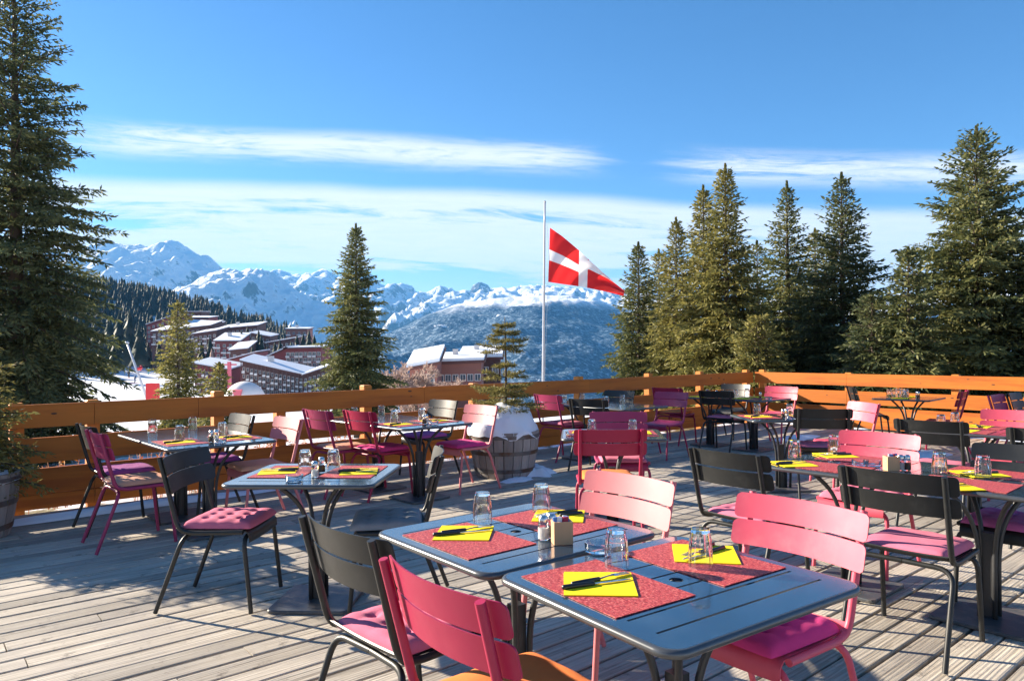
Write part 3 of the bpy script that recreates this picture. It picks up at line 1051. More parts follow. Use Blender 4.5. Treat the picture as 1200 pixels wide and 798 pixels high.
prof = [(2.1 * math.cos(a), 2.15 * math.sin(a)) for a in [i * math.pi / 20 for i in range(10)]] + [(.02, 2.15)]
link('shell', MB().lathe(prof, 20).mesh('tent_shell', M['white_paint'], True), dm)
link('panel', MB().add([(-.55, -2.02, 1.35), (.35, -2.05, 1.35), (.3, -2.12, .45), (-.1, -2.14, .25), (-.55, -1.55, 1.4), (.35, -1.55, 1.4), (.3, -1.9, .5), (-.1, -1.9, .3)],
                       [(0, 1, 2, 3), (7, 6, 5, 4), (0, 4, 5, 1), (1, 5, 6, 2), (2, 6, 7, 3), (3, 7, 4, 0)]).mesh('tent_panel', M['pinkpanel']), dm)


# skiers far down on the piste: one skinned body each
def skier(label, px, py, d, coat, seed):
    p = D(px, py, d)
    rs = random.Random(seed)
    vs = [(0, 0, .95), (0, 0.02, 1.2), (0, .03, 1.42), (0, .05, 1.55), (0, .07, 1.70),
          (.12, .05, .5), (.14, -.05, .05), (-.12, .05, .5), (-.14, -.05, .05),
          (.22, .03, 1.38), (.32, .14, 1.10), (.30, .36, 1.0), (-.22, .03, 1.38), (-.32, .14, 1.10), (-.30, .36, 1.0)]
    ed = [(0, 1), (1, 2), (2, 3), (3, 4), (0, 5), (5, 6), (0, 7), (7, 8), (2, 9), (9, 10), (10, 11), (2, 12), (12, 13), (13, 14)]
    rd = [.17, .18, .19, .07, .12, .095, .08, .095, .08, .09, .07, .05, .09, .07, .05]
    me = bpy.data.meshes.new('skier_body')
    me.from_pydata(vs, ed, [])
    me.materials.append(coat)
    root = thing('person', label, 'person', (p.x, d, p.z), rs.uniform(-1, 1), 'skiers on the piste')
    o = link('body', me, root)
    sk = o.modifiers.new('skin', 'SKIN')
    for v, r_ in zip(me.skin_vertices[0].data, rd):
        v.radius = (r_, r_)
    me.skin_vertices[0].data[0].use_root = True
    sb = o.modifiers.new('sub', 'SUBSURF')
    sb.levels = sb.render_levels = 1
    for sx in (-.14, .14):
        link('ski', MB().box(sx - .04, sx + .04, -.8, .9, .0, .03).mesh('ski', M['skired']), root)


coatA = mat('dark_blue_ski_suit', (0.03, 0.06, 0.13), 0.8)
coatB = mat('black_ski_suit', (0.02, 0.02, 0.025), 0.8)
coatC = mat('red_ski_suit', (0.4, 0.03, 0.06), 0.8)
coatD = mat('turquoise_ski_suit', (0.08, 0.32, 0.38), 0.8)
skier('skier in a dark blue suit on the shaded strip of piste', 158, 449, 150, coatA, 1)
skier('skier in black standing on the sunlit piste', 151, 443, 170, coatB, 2)
skier('skier in a red jacket beside the snow lance', 165, 435, 190, coatC, 3)
skier('skier in a turquoise jacket near the small golden spruce', 174, 439, 170, coatD, 4)


# bare trees by the low shed
def bare_tree(label, px, ytop, d, spread, seed):
    rs = random.Random(seed)
    p = D(px, ytop, d)
    zb = terrain(p.x, d) - .2
    h = p.z - zb
    mb, fine_ = MB(), MB()
    root = thing('bare_tree', label, 'tree', (p.x, d, zb), 0, 'leafless trees below the terrace')
    def grow(a, dr, ln, rad, lv):
        b = a + dr * ln
        (mb if lv < 2 else fine_).tube([a, b], [rad, rad * .6], 3 if lv > 1 else 5, False)
        if lv >= 5:
            return
        for k in range(4 if lv < 4 else 5):
            t = rs.uniform(.35, 1.0)
            q = a + dr * ln * t
            nd = (dr + Vector((rs.gauss(0, .5), rs.gauss(0, .5), rs.gauss(.12, .3)))).normalized()
            grow(q, nd, ln * rs.uniform(.50, .74), max(.03, rad * .5), lv + 1)
    for k in range(3):
        grow(Vector((rs.uniform(-.3, .3), rs.uniform(-.3, .3), 0)), Vector((rs.gauss(0, .2) * spread, rs.gauss(0, .2), 1)).normalized(), h * .36, h * .016, 0)
    link('trunk', mb.mesh('bare_trunk', M['bark']), root)
    link('twigs', fine_.mesh('bare_twigs', M['twig']), root)


for i, (px, yt, d) in enumerate([(452, 412, 62), (468, 402, 66), (486, 404, 70), (500, 418, 64), (518, 424, 60), (440, 424, 55)]):
    bare_tree('leafless brown tree between the solitary spruce and the chalets', px, yt, d, 1.4, 40 + i)

M['straw'] = mat('dry_stalk', (0.42, 0.27, 0.07), 0.85, var=0.25, vscale=6)


def dry_shrub(a, e, h, seed):
    rs = random.Random(seed)
    p0 = deckpt(a, e)
    z = terrain(p0.x, p0.y) - .03
    root = thing('dry_shrub', 'dry straw-coloured shrub on the snow behind the long fence', 'shrub', (p0.x, p0.y, z), 0, 'dry shrubs behind the long fence')
    st, lf = MB(), MB()
    for k in range(26):
        an, ln = rs.uniform(0, 6.28), h * rs.uniform(.6, 1.1)
        q = Vector((math.cos(an) * rs.uniform(.1, .5), math.sin(an) * rs.uniform(.1, .5), 1)).normalized() * ln
        b0 = Vector((rs.uniform(-.12, .12), rs.uniform(-.12, .12), 0))
        st.tube([b0, b0 + q * .6 + Vector((0, 0, .03)), b0 + q], [.006, .004, .002], 3, False)
        for j in range(9):
            c = b0 + q * rs.uniform(.3, 1.0)
            d1 = Vector((rs.gauss(0, 1), rs.gauss(0, 1), rs.gauss(.2, .6))).normalized() * rs.uniform(.03, .07)
            d2 = d1.cross(Vector((rs.gauss(0, 1), rs.gauss(0, 1), 1))).normalized() * .010
            lf.add([c, c + d1 * .5 + d2, c + d1, c + d1 * .5 - d2], [(0, 1, 2, 3)])
    link('stems', st.mesh('shrub_stems', M['twig']), root)
    link('leaves', lf.mesh('shrub_leaves', M['straw']), root)


for i in range(12):
    dry_shrub(-13.0 + i * .62 + rnd.uniform(-.15, .15), rnd.uniform(.45, .9), rnd.uniform(.45, .75), 300 + i)

# ------------------------------------------------------------------ flagpole and flag
DP = 22.0
pt, pb = D(638.5, 237, DP), D(636.5, 445, DP)
ax = (pt - pb).normalized()
foot = pb - ax * ((pb.z - terrain(pb.x, DP)) / ax.z + .2)
fp = thing('flagpole', 'slender white flagpole standing beyond the fence', 'flagpole', foot)
hp = (pt - foot).length
nn = 12
link('pole', MB().tube([tuple(ax * hp * i / nn) for i in range(nn + 1)], [.048 - .020 * i / nn for i in range(nn + 1)], 12).mesh('flag_pole', M['pole'], True), fp)
link('cap', MB().tube([tuple(ax * hp), tuple(ax * (hp + .04))], [.045, .02], 10).mesh('pole_cap', M['chrome'], True), fp)
cd = lambda x, y: D(x, y, DP) - foot
link('halyard', MB().tube([tuple(cd(641, 262)), tuple(cd(643.6, 300)), tuple(cd(642, 333)), tuple(cd(638.5, 440))], .006, 4).mesh('halyard_rope', M['pole']), fp)


def flag():
    nu, nv = 48, 30
    Tt = [(0, 644.5, 267), (.2, 659, 277), (.4, 678, 293), (.6, 695, 309), (.8, 714, 326), (1, 732, 341)]
    Bb = [(0, 642.5, 330.5), (.2, 659, 333), (.4, 677, 335.5), (.6, 694, 338.5), (.8, 713, 342.5), (1, 730.5, 347)]
    def cv(c, u):
        xs = [q[0] for q in c]
        return float(np.interp(u, xs, [q[1] for q in c])), float(np.interp(u, xs, [q[2] for q in c]))
    Vv, UV = [], []
    org = D(644, 300, DP)
    for i in range(nu + 1):
        u = i / nu
        a, b = cv(Tt, u), cv(Bb, u)
        for j in range(nv + 1):
            v = j / nv
            x, y = a[0] + (b[0] - a[0]) * v, a[1] + (b[1] - a[1]) * v
            dep = DP + 0.30 * u ** .8 * math.sin(2.2 + 6.5 * u + 5.5 * v * (0.3 + u)) + 0.15 * u ** .7 * math.sin(15 * u + 5 * v) + 0.045 * math.sin(31 * u + 11 * v) * min(1, 4 * u) - .5 * u * u
            Vv.append(tuple(D(x, y, dep) - org))
            v0 = .40 * sstep(u, .40, .56) + .19 * sstep(u, .5, .92)
            UV.append((u, v0 + (1 - v0) * v))
    Ff = []
    for i in range(nu):
        for j in range(nv):
            k = i * (nv + 1) + j
            Ff.append((k, k + nv + 1, k + nv + 2, k + 1))
    m = bpy.data.materials.new('red_flag_white_cross')
    m.use_nodes = True
    t = NT(m.node_tree)
    o = t.n('ShaderNodeOutputMaterial')
    b = t.n('ShaderNodeBsdfPrincipled')
    uvn = t.n('ShaderNodeUVMap')
    sp = t.n('ShaderNodeSeparateXYZ')
    t.l(uvn.outputs[0], sp.inputs[0])
    band = lambda s, c, hw: t.math('LESS_THAN', t.math('ABSOLUTE', t.math('SUBTRACT', s, c)), hw)
    cr = t.math('MAXIMUM', band(sp.outputs[0], .47, .060), band(sp.outputs[1], .50, .100))
    c = t.mix(cr, (0.68, 0.022, 0.025), (0.80, 0.79, 0.80))
    t.l(c, b.inputs['Base Color'])
    b.inputs['Roughness'].default_value = 0.75
    tr = t.n('ShaderNodeBsdfTranslucent')
    t.l(c, tr.inputs[0])
    mx = t.n('ShaderNodeMixShader')
    mx.inputs[0].default_value = 0.45
    t.l(b.outputs[0], mx.inputs[1])
    t.l(tr.outputs[0], mx.inputs[2])
    t.l(mx.outputs[0], o.inputs[0])
    me = np_mesh('flag_cloth', np.array(Vv), np.array(Ff), m, True)
    uvl = me.uv_layers.new(name='UVMap')
    arr = np.array(UV, np.float32)[np.array(Ff).ravel()]
    uvl.data.foreach_set('uv', arr.ravel())
    ob = link('flag', me, loc=org)
    tag(ob, 'red flag with a white cross flying from the flagpole', 'flag')


flag()

# ------------------------------------------------------------------ deck of separate boards
deck = bpy.data.objects.new('deck', None)
COL.objects.link(deck)
deck.location = K
deck.rotation_euler = (0, 0, AD)
deck['kind'] = 'structure'
PITCH, PW = 0.142, 0.1265
plank_cache = {}


def plank_mesh(ln):
    key = round(ln, 1)
    if key not in plank_cache:
        L, Wd, T, c = key, PW, .03, .004
        mb = MB()
        q = [(-Wd / 2, -T), (Wd / 2, -T), (Wd / 2, -c), (Wd / 2 - c, 0), (-Wd / 2 + c, 0), (-Wd / 2, -c)]
        mb.add([(0, y, z) for y, z in q] + [(L, y, z) for y, z in q],
               [(i, (i + 1) % 6, (i + 1) % 6 + 6, i + 6)[::-1] for i in range(6)] + [(0, 1, 2, 3, 4, 5)[::-1], (6, 7, 8, 9, 10, 11)])
        me = mb.mesh('deck_plank', M['deck'])
        plank_cache[key] = me
    return plank_cache[key], key


b = -0.16
while b > -10.6:
    a = -20.0 + rnd.uniform(0, 3.0)
    while a < -0.12:
        ln = min(rnd.choice((4.8, 5.4, 6.0, 6.6)), -0.06 - a)
        if ln > 0.25:
            me, L = plank_mesh(ln - .05 if round(ln, 1) > ln else ln)
            link('plank', me, deck, (a, b + rnd.uniform(-.002, .002), rnd.uniform(-.0025, .0)), rnd.uniform(-.0004, .0004))
            a += L + .006
        else:
            break
    b -= PITCH
link('joists', (lambda mb: [mb.box(x, x + .06, -10.8, -.1, -.20, -.036) for x in np.arange(-20, -.2, .6)] and mb)(MB()).mesh('deck_joists', M['dirt']), deck)


# ------------------------------------------------------------------ fences
def fence(label, org, ang, length, posts, joints, extra_mat=None):
    """local x runs along the fence, local y points outward"""
    f = thing('wooden_fence', label, 'fence', org, ang, None)
    rows = [(.012, .145), (.152, .388), (.440, .672), (.768, .982)]
    cuts = [0.0] + joints + [length]
    for ri, (z0, z1) in enumerate(rows):
        for k in range(len(cuts) - 1):
            x0, x1 = cuts[k] + .002, cuts[k + 1] - .002
            zj = rnd.uniform(-.004, .004)
            mb = MB()
            c = .006
            q = [(0, z0), (.045, z0), (.045, z1 - c), (.045 - c, z1), (c, z1), (0, z1 - c)]
            mb.add([(x0, y, z + zj) for y, z in q] + [(x1, y, z + zj) for y, z in q],
                   [(i, (i + 1) % 6, (i + 1) % 6 + 6, i + 6)[::-1] for i in range(6)] + [(5, 4, 3, 2, 1, 0), (6, 7, 8, 9, 10, 11)])
            bd = link('board', mb.mesh('fence_board', M['fence']), f, (0, rnd.uniform(-.002, .002), 0))
            if ri in (3, 2, 1):
                for q_ in range(int((x1 - x0) * .9)):
                    xx, zz = rnd.uniform(x0 + .1, x1 - .1), rnd.uniform(z0 + .04, z1 - .04)
                    rr = rnd.uniform(.008, .016)
                    kn = MB().add([(xx + 1.9 * rr * math.cos(t), -.0015, zz + .7 * rr * math.sin(t)) for t in np.linspace(0, 2 * math.pi, 11)[:-1]] + [(xx, -.003, zz)],
                                  [(i, (i + 1) % 10, 10) for i in range(10)])
                    link('knot', kn.mesh('board_knot', M['knot']), bd)
    for x, zt in posts:
        pm = MB().box(-.055, .055, .049, .155, -.9, zt - .012)
        pm.add([(-.055, .049, zt - .012), (.055, .049, zt - .012), (.055, .155, zt - .012), (-.055, .155, zt - .012),
                (-.045, .059, zt), (.045, .059, zt), (.045, .145, zt), (-.045, .145, zt)],
               [(4, 5, 6, 7), (0, 1, 5, 4), (1, 2, 6, 5), (2, 3, 7, 6), (3, 0, 4, 7)])
        link('post', pm.mesh('fence_post', M['post']), f, (x, 0, 0))
    return f


LEN = 17.5


def along(px):
    """distance from the corner of the long-fence point seen at column px"""
    x = (px - 600) / F
    # K + U*s : X = x*Y
    return (K.x - x * K.y) / (x * U.y - U.x)


pp = [(LEN + along(q), 1.035) for q in (258, 433, 683, 765, 825)] + [(LEN + along(560), 1.0), (LEN + along(331), .80), (LEN + along(110), 1.0), (LEN + along(20), 1.0), (LEN - .1, 1.03), (3.0, 1.0), (.1, 1.0)]
jn = sorted([LEN + along(q) for q in (232, 497, 690, 110)] + [2.9])
fence('long orange board fence with its terrace side in shade', deckpt(-LEN, 0.0), AD, LEN, pp, jn)
fence('orange board fence with its terrace side lit by the sun', deckpt(0.02, -0.02), AD - R(90), 12.0,
      [(.12, 1.03), (1.85, 1.0), (3.6, 1.0), (5.4, 1.0), (7.2, 1.0), (9.0, 1.0), (11.0, 1.0)], [1.85, 5.4, 9.0])

# ------------------------------------------------------------------ barrel planters
stave_n = 22


def barrel(label, loc, rt, rb, h, snow_h, rz=0.0):
    root = thing('barrel_planter', label, 'planter', loc, rz, None)
    mb = MB()
    hw = math.pi / stave_n - .012
    prof = [(0, rb), (.35 * h, rb + (rt - rb) * .5), (.7 * h, rb + (rt - rb) * .88), (h, rt)]
    vs = []
    for z, r_ in prof:
        for a, rr in ((-hw, r_), (0, r_ * 1.004), (hw, r_), (hw, r_ - .026), (-hw, r_ - .026)):
            vs.append((rr * math.cos(a), rr * math.sin(a), z))
    fs = []
    for i in range(3):
        for k in range(5):
            k2 = (k + 1) % 5
            fs.append((i * 5 + k, i * 5 + k2, (i + 1) * 5 + k2, (i + 1) * 5 + k))
    fs += [(4, 3, 2, 1, 0), (15, 16, 17, 18, 19)]
    me = mb.add(vs, fs).mesh('barrel_stave', M['barrel'], False)
    for k in range(stave_n):
        link('stave', me, root, (0, 0, rnd.uniform(-.004, .004)), 2 * math.pi * k / stave_n)
    def rad(z):
        return float(np.interp(z, [q[0] for q in prof], [q[1] for q in prof]))
    for z in (h * .16, h * .55, h * .90):
        r0, r1 = rad(z - .02) * 1.006, rad(z + .02) * 1.006
        hp_ = MB().lathe([(r0 + .0015, z - .022), (r0 + .006, z - .022), (r1 + .006, z + .022), (r1 + .0015, z + .022)], 44, False)
        hp_.add([], [])
        link('hoop', hp_.mesh('barrel_hoop', M['hoop'], True, 30), root)
    link('soil', MB().lathe([(rt - .035, h - .12), (.01, h - .10)], 24).mesh('planter_soil', M['dirt']), root)
    # heaped snow
    n, rows_ = 36, 12
    vs, fs = [], []
    for i in range(rows_ + 1):
        q = i / rows_
        for k in range(n):
            a = 2 * math.pi * k / n
            rr = (rt + .015) * math.cos(q * math.pi / 2) ** .8
            z = h - .05 + snow_h * math.sin(q * math.pi / 2) ** 1.1
            nz = noise.fractal(Vector((math.cos(a) * rr * 4 + loc[0], math.sin(a) * rr * 4, q * 2)), .9, 2.1, 4)
            vs.append((rr * (1 + .07 * nz) * math.cos(a), rr * (1 + .07 * nz) * math.sin(a), z + .07 * nz))
    for i in range(rows_):
        for k in range(n):
            k2 = (k + 1) % n
            fs.append((i * n + k, i * n + k2, (i + 1) * n + k2, (i + 1) * n + k))
    link('snow', MB().add(vs, fs).mesh('planter_snow', M['snow'], True), root)
    return root


pB = G(591, 556)
barrel('weathered barrel planter heaped with snow holding the young spruce', (pB.x, pB.y, .004), .41, .33, .52, .34)
pL = G(8, 632)
pL = Vector((pL.x - .36, pL.y + .05, 0))
barrel('weathered barrel planter by the end of the long fence', (pL.x, pL.y, .004), .36, .29, .50, .07, 1.0)


def sapling():
    base = (pB.x + .02, pB.y, .52)
    root = thing('spruce_sapling', 'young spruce with sparse golden branches growing out of the snowy barrel', 'tree', base, 0.4)
    rs = np.random.RandomState(77)
    P, Dv, L = [], [], []
    top = D(597, 372, pB.y).z - .52
    mb = MB().tube([(0, 0, -.3), (.01, 0, top * .5), (0, 0, top)], [.022, .014, .004], 7)
    whorls = [(.18, .40, 8), (.30, .46, 8), (.44, .42, 8), (.52, .30, 6), (.66, .26, 5), (.80, .12, 4), (1.0, .28, 6), (1.1, .22, 6), (1.2, .2, 5), (1.3, .10, 4)]
    for zf, ln, k in whorls:
        z = zf / 1.40 * top
        for q in range(k):
            a = 2 * math.pi * (q + rs.rand() * .6) / k + zf * 5
            l = ln * rs.uniform(.6, 1.25)
            dr = np.array([math.cos(a), math.sin(a), rs.uniform(-.15, .28)])
            dr /= np.linalg.norm(dr)
            o = np.array([0, 0, z])
            mb.tube([o, o + dr * l], [.006, .003], 4, False)
            sd = np.cross(dr, [0, 0, 1])
            for s in np.arange(.18, 1.0, .105):
                for sg in (-1, 1):
                    tl = .42 * l * (1 - s) + .05
                    td = dr * .7 + sd * sg * .75 + np.array([0, 0, rs.uniform(-.1, .15)])
                    for e in np.arange(0, tl, .024):
                        for rep in range(2):
                            P.append(o + dr * l * s + td * e)
                            dd = td + rs.normal(size=3) * .55
                            Dv.append(dd / np.linalg.norm(dd))
                            L.append(rs.uniform(.03, .06))
                for rep in range(4):
                    P.append(o + dr * l * s)
                    dd = dr + rs.normal(size=3) * .6
                    Dv.append(dd / np.linalg.norm(dd))
                    L.append(rs.uniform(.035, .06))
    for z in np.arange(.2, top, .02):
        for rep in range(2):
            P.append(np.array([0, 0, z]))
            dd = rs.normal(size=3) + np.array([0, 0, .8])
            Dv.append(dd / np.linalg.norm(dd))
            L.append(.045)
    link('trunk', mb.mesh('sapling_trunk', M['bark'], True), root)
    link('crown', needles_mesh('sapling_crown', np.array(P), np.array(Dv), np.array(L), np.full(len(P), .0048), M['needle_pale'], rs), root)


sapling()
spruce('spruce_bush', 'frosted young spruce growing from the barrel planter by the fence end', (pL.x - .06, pL.y + .05, .42), 1.18, .46, 91, 'needle_pale', None,
       trunk_r=.02, z0=.05, nb=150, power=.55, step=0.03, sprig=0.055, width=0.008, droop=.2)

# snow left lying on the boards
def snow_patch(label, px, py, rx, ry, hgt, seed):
    c = G(px, py)
    n, rows_ = 28, 8
    vs, fs = [], []
    for i in range(rows_ + 1):
        q = i / rows_
        for k in range(n):
            a = 2 * math.pi * k / n
            nz = noise.noise(Vector((math.cos(a) * 1.6 + seed, math.sin(a) * 1.6, .3)))
            nz2 = noise.noise(Vector((math.cos(a) * 5 * (1 - q) + seed, math.sin(a) * 5 * (1 - q), q)))
            rr = (1 - q) * (1 + .5 * nz)
            z = .003 + hgt * (1 - (1 - q) ** 2) * (1 + .5 * nz2)
            if i == 0:
                z = .002
            vs.append((rx * rr * math.cos(a), ry * rr * math.sin(a), z))
    for i in range(rows_):
        for k in range(n):
            k2 = (k + 1) % n
            fs.append((i * n + k, i * n + k2, (i + 1) * n + k2, (i + 1) * n + k))
    o = link('snow_heap', MB().add(vs, fs).mesh('snow_heap', M['snow'], True), loc=(c.x, c.y, 0), rz=AD)
    tag(o, label, 'snow')


snow_patch('small heap of melting snow on the deck beside the snowy barrel', 627, 556, .26, .20, .10, 1.0)
snow_patch('thin sliver of snow on the deck at the foot of the snowy barrel', 606, 563, .20, .12, .03, 4.0)
snow_patch('strip of snow along the foot of the long fence near the magenta chair', 150, 597, 1.5, .10, .05, 7.0)
snow_patch('low snow remnant on the deck by the fence corner', 935, 514, .55, .22, .05, 2.0)
snow_patch('wide thin patch of snow on the deck before the sunlit fence', 1085, 533, .55, .28, .05, 3.0)

# ------------------------------------------------------------------ tables
TA, TB, TH = 0.82, 0.72, 0.74


def table_top_mesh():
    bm = bmesh.new()
    r, n = .055, 6
    loop = []
    for cx, cy, a0 in ((TA / 2 - r, TB / 2 - r, 0), (-TA / 2 + r, TB / 2 - r, 90), (-TA / 2 + r, -TB / 2 + r, 180), (TA / 2 - r, -TB / 2 + r, 270)):
        for k in range(n + 1):
            a = R(a0 + 90 * k / n)
            loop.append((cx + r * math.cos(a), cy + r * math.sin(a)))
    outline = loop[:]
    loops = [loop]
    for k in range(6):
        y = -TB / 2 + TB * (k + 1) / 7
        hx = TA / 2 - .055
        if abs(y) < .04:
            continue
        loops.append([(-hx, y - .0045), (hx, y - .0045), (hx, y + .0045), (-hx, y + .0045)])
    loops.append([(.022 * math.cos(t), .022 * math.sin(t)) for t in np.linspace(0, 2 * math.pi, 17)[:-1]])
    es = []
    for lp in loops:
        vs = [bm.verts.new((x, y, TH)) for x, y in lp]
        es += [bm.edges.new((vs[i], vs[(i + 1) % len(vs)])) for i in range(len(vs))]
    bmesh.ops.triangle_fill(bm, use_beauty=True, use_dissolve=False, edges=es)
    bm.normal_update()
    for f in bm.faces:
        if f.normal.z < 0:
            f.normal_flip()
    top_faces = bm.faces[:]
    ext = bmesh.ops.extrude_face_region(bm, geom=top_faces)
    for v in [g for g in ext['geom'] if isinstance(g, bmesh.types.BMVert)]:
        v.co.z -= .006
    bmesh.ops.recalc_face_normals(bm, faces=bm.faces[:])
    me = bpy.data.meshes.new('table_top')
    bm.to_mesh(me)
    bm.free()
    me.materials.append(M['tabletop'])
    rim = MB().tube([(x * 1.004, y * 1.004, TH - .012) for x, y in outline], .0125, 8, closed=True).mesh('table_rim', M['rim'], True)
    return me, rim


TT, TR = table_top_mesh()
tube_me = MB().tube(smoothpath([(.035, .035, .02), (.035, .035, .40), (.075, .075, .58), (.20, .18, .726)], .12, 5), .0125, 8).mesh('support_tube', M['steel_dark'], True)
tube_me2 = MB().tube(smoothpath([(.035, -.035, .02), (.035, -.035, .40), (.075, -.075, .58), (.20, -.18, .726)], .12, 5), .0125, 8).mesh('support_tube', M['steel_dark'], True)
col_me = MB().box(-.026, .026, -.026, .026, .018, .46).mesh('table_column', M['steel_dark'])
cross_me = MB().box(-.24, .24, -.02, .02, .716, .733).mesh('table_cross_bar', M['steel_dark'])


def plate_mesh():
    mb = MB()
    s, r = .225, .03
    lp = []
    for cx, cy, a0 in ((s - r, s - r, 0), (-s + r, s - r, 90), (-s + r, -s + r, 180), (s - r, -s + r, 270)):
        for k in range(4):
            a = R(a0 + 30 * k)
            lp.append((cx + r * math.cos(a), cy + r * math.sin(a)))
    n = len(lp)
    vs = [(x, y, .002) for x, y in lp] + [(x, y, .014) for x, y in lp] + [(x * .985, y * .985, .020) for x, y in lp]
    fs = [tuple(range(n - 1, -1, -1)), tuple(range(2 * n, 3 * n))]
    for i in range(n):
        j = (i + 1) % n
        fs += [(i, j, n + j, n + i), (n + i, n + j, 2 * n + j, 2 * n + i)]
    return mb.add(vs, fs).mesh('base_plate', M['plate'])


PL = plate_mesh()
TABLES = {}


def table(key, x, y, deg, ref, label):
    t = thing('bistro_table', label, 'table', (x, y, 0), R(deg), 'slatted square bistro tables')
    top = link('table_top', TT, t)
    link('rim', TR, top)
    link('column', col_me, t)
    link('cross_bar', cross_me, t)
    for me, rz in ((tube_me, 0), (tube_me2, 0), (tube_me, math.pi), (tube_me2, math.pi)):
        link('support_tube', me, t, rz=rz)
    link('base_plate', PL, t)
    TABLES[key] = (Vector((x, y, 0)), R(deg), ref)
    return t


def by_corner(px, py, deg, sx, sy, nv=0):
    """centre of a table from one visible corner (local sign sx, sy)"""
    c = G(px, py, TH)
    a = R(deg)
    u, v = Vector((math.cos(a), math.sin(a), 0)), Vector((-math.sin(a), math.cos(a), 0))
    c = c - u * sx * .403 - v * sy * .3525 + v * nv * .725
    return c.x, c.y, deg


table('T1', .496, 2.195, 35, 'the table by the orange-cushioned crimson chair', 'slatted slate-blue table in front of the crimson chair with the orange cushion')
_a = R(37.5)
table('T2', .496 - .725 * math.sin(_a) - .045, 2.195 + .725 * math.cos(_a) + .03, 39, 'the table by the palest pink chair', 'slatted slate-blue table with sugar caddy set before the palest pink chair')
table('T3', -1.137, 4.187, -3.4, 'the lone table by the grey-cushioned chair', 'lone slate-blue table between two black chairs, one with a grey cushion')
x, y, dg = by_corner(199.5, 526.4, 42, -1, -1)
table('T4A', x, y, dg, 'the table by the tan-cushioned magenta chair', 'slatted table in front of the magenta chair with the tan cushion')
x, y, dg = by_corner(199.5, 526.4, 42, -1, -1, 1)
table('T4B', x, y, dg, 'the fence-side table by the purple-cushioned chairs', 'fence-side table pushed against the table of the tan-cushioned magenta chair')
x, y, dg = by_corner(476, 502.5, 44, -1, -1)
table('T5A', x, y, dg, 'the table beside the snowy barrel', 'slatted table with four splayed tubes beside the snowy barrel')
x, y, dg = by_corner(476, 502.5, 44, -1, -1, 1)
table('T5B', x, y, dg, 'the fence-side table near the snowy barrel', 'fence-side table pushed against the table beside the snowy barrel')
cs = [G(a, b_, TH) for a, b_ in ((657, 516.4), (778.8, 515.8), (662.6, 501.4), (771, 501.4))]
cc = sum(cs, Vector()) / 4
table('T6', cc.x, cc.y, -5, 'the pale shining table', 'pale shining table between the dark crimson chair and the magenta chair')
x, y, dg = by_corner(733, 479.8, 40, -1, -1)
table('T7A', x, y, dg, 'the table by the bare purple chair', 'slatted table in front of the bare purple chair in the fence shade')
x, y, dg = by_corner(733, 479.8, 40, -1, -1, 1)
table('T7B', x, y, dg, 'the fence-side table near the flagpole', 'fence-side table nearest the flagpole, before a blue-black chair')
x, y, dg = by_corner(893, 544.5, 41, -1, 1)
table('T8A', x, y, dg, 'the table with two glass ashtrays', 'slatted table with two glass ashtrays and a bright pink chair behind')
x, y, dg = by_corner(893, 544.5, 41, -1, 1, -1)
table('T8B', x, y, dg, 'the table with wooden caddy and shakers', 'slatted table with wooden caddy and shakers before the blue-grey chair')
p = G(915, 488.5, TH)
table('T9', p.x, p.y, 2, 'the table by the lilac-pink chair', 'slatted table between the grey-backed chair and the lilac-pink chair')
p = G(880, 526)
table('T10A', p.x, p.y - .12, 40, 'the corner table by the pink chair', 'table by the fence corner in front of a pink chair')
table('T10B', p.x - .725 * math.sin(R(40)), p.y - .12 + .725 * math.cos(R(40)), 40, 'the corner table by the blue chair', 'table by the fence corner in front of a blue chair')
p = G(1065, 466, TH)
table('T11', p.x, p.y, 45, 'the table against the sunlit fence', 'table crowded with glasses standing against the sunlit fence')
x, y, dg = by_corner(1184, 511.5, 43, -1, -1)
table('T12', x, y, dg, 'the table by the bright fuchsia chair', 'table with yellow napkins in front of the bright fuchsia chair back')
x, y, dg = by_corner(1184, 511.5, 43, -1, -1, -1)
table('T12B', x, y, dg, 'the table joined to the fuchsia chair table', 'table joined to the one in front of the bright fuchsia chair')
p = G(1187, 479, TH)
table('T13', p.x + .52, p.y - .05, 42, 'the table by two chairs at the sunlit fence', 'table edge beside the red and the black chair at the sunlit fence')

# ------------------------------------------------------------------ chairs
PWH = .225


def postx(z):
    return .10 - (z - .47) * .2532


def slat_mesh(z0, z1):
    n, mrow = 20, 5
    hw, r = .268, .019
    front, back = [], []
    for i in range(n + 1):
        y = -hw + 2 * hw * i / n
        # denser near the rounded ends
        y = hw * math.sin(math.pi / 2 * (2 * i / n - 1))
        e = max(0, abs(y) - (hw - r))
        inset = r - math.sqrt(max(0, r * r - e * e))
        for j in range(mrow + 1):
            z = z0 + inset + (z1 - z0 - 2 * inset) * j / mrow
            xc = postx(z) + .020 - .040 * (1 - (y / hw) ** 2) + .012 * (y / hw) ** 2 + .008
            bulge = .004 * (1 - (2 * j / mrow - 1) ** 2)
            front.append((xc + .003 + bulge * 0, y, z))
            back.append((xc - .003, y, z))
    mb = MB()
    N = len(front)
    fs = []
    q = mrow + 1
    for i in range(n):
        for j in range(mrow):
            k = i * q + j
            fs.append((k, k + q, k + q + 1, k + 1))
            fs.append((N + k, N + k + 1, N + k + q + 1, N + k + q))
    for i in range(n):
        for j in (0, mrow):
            k = i * q + j
            f = (k, N + k, N + k + q, k + q)
            fs.append(f if j == 0 else f[::-1])
    for i in (0, n):
        for j in range(mrow):
            k = i * q + j
            f = (k, k + 1, N + k + 1, N + k)
            fs.append(f if i == 0 else f[::-1])
    mb.add(front + back, fs)
    return mb.mesh('back_slat', M['black'], True, 40)


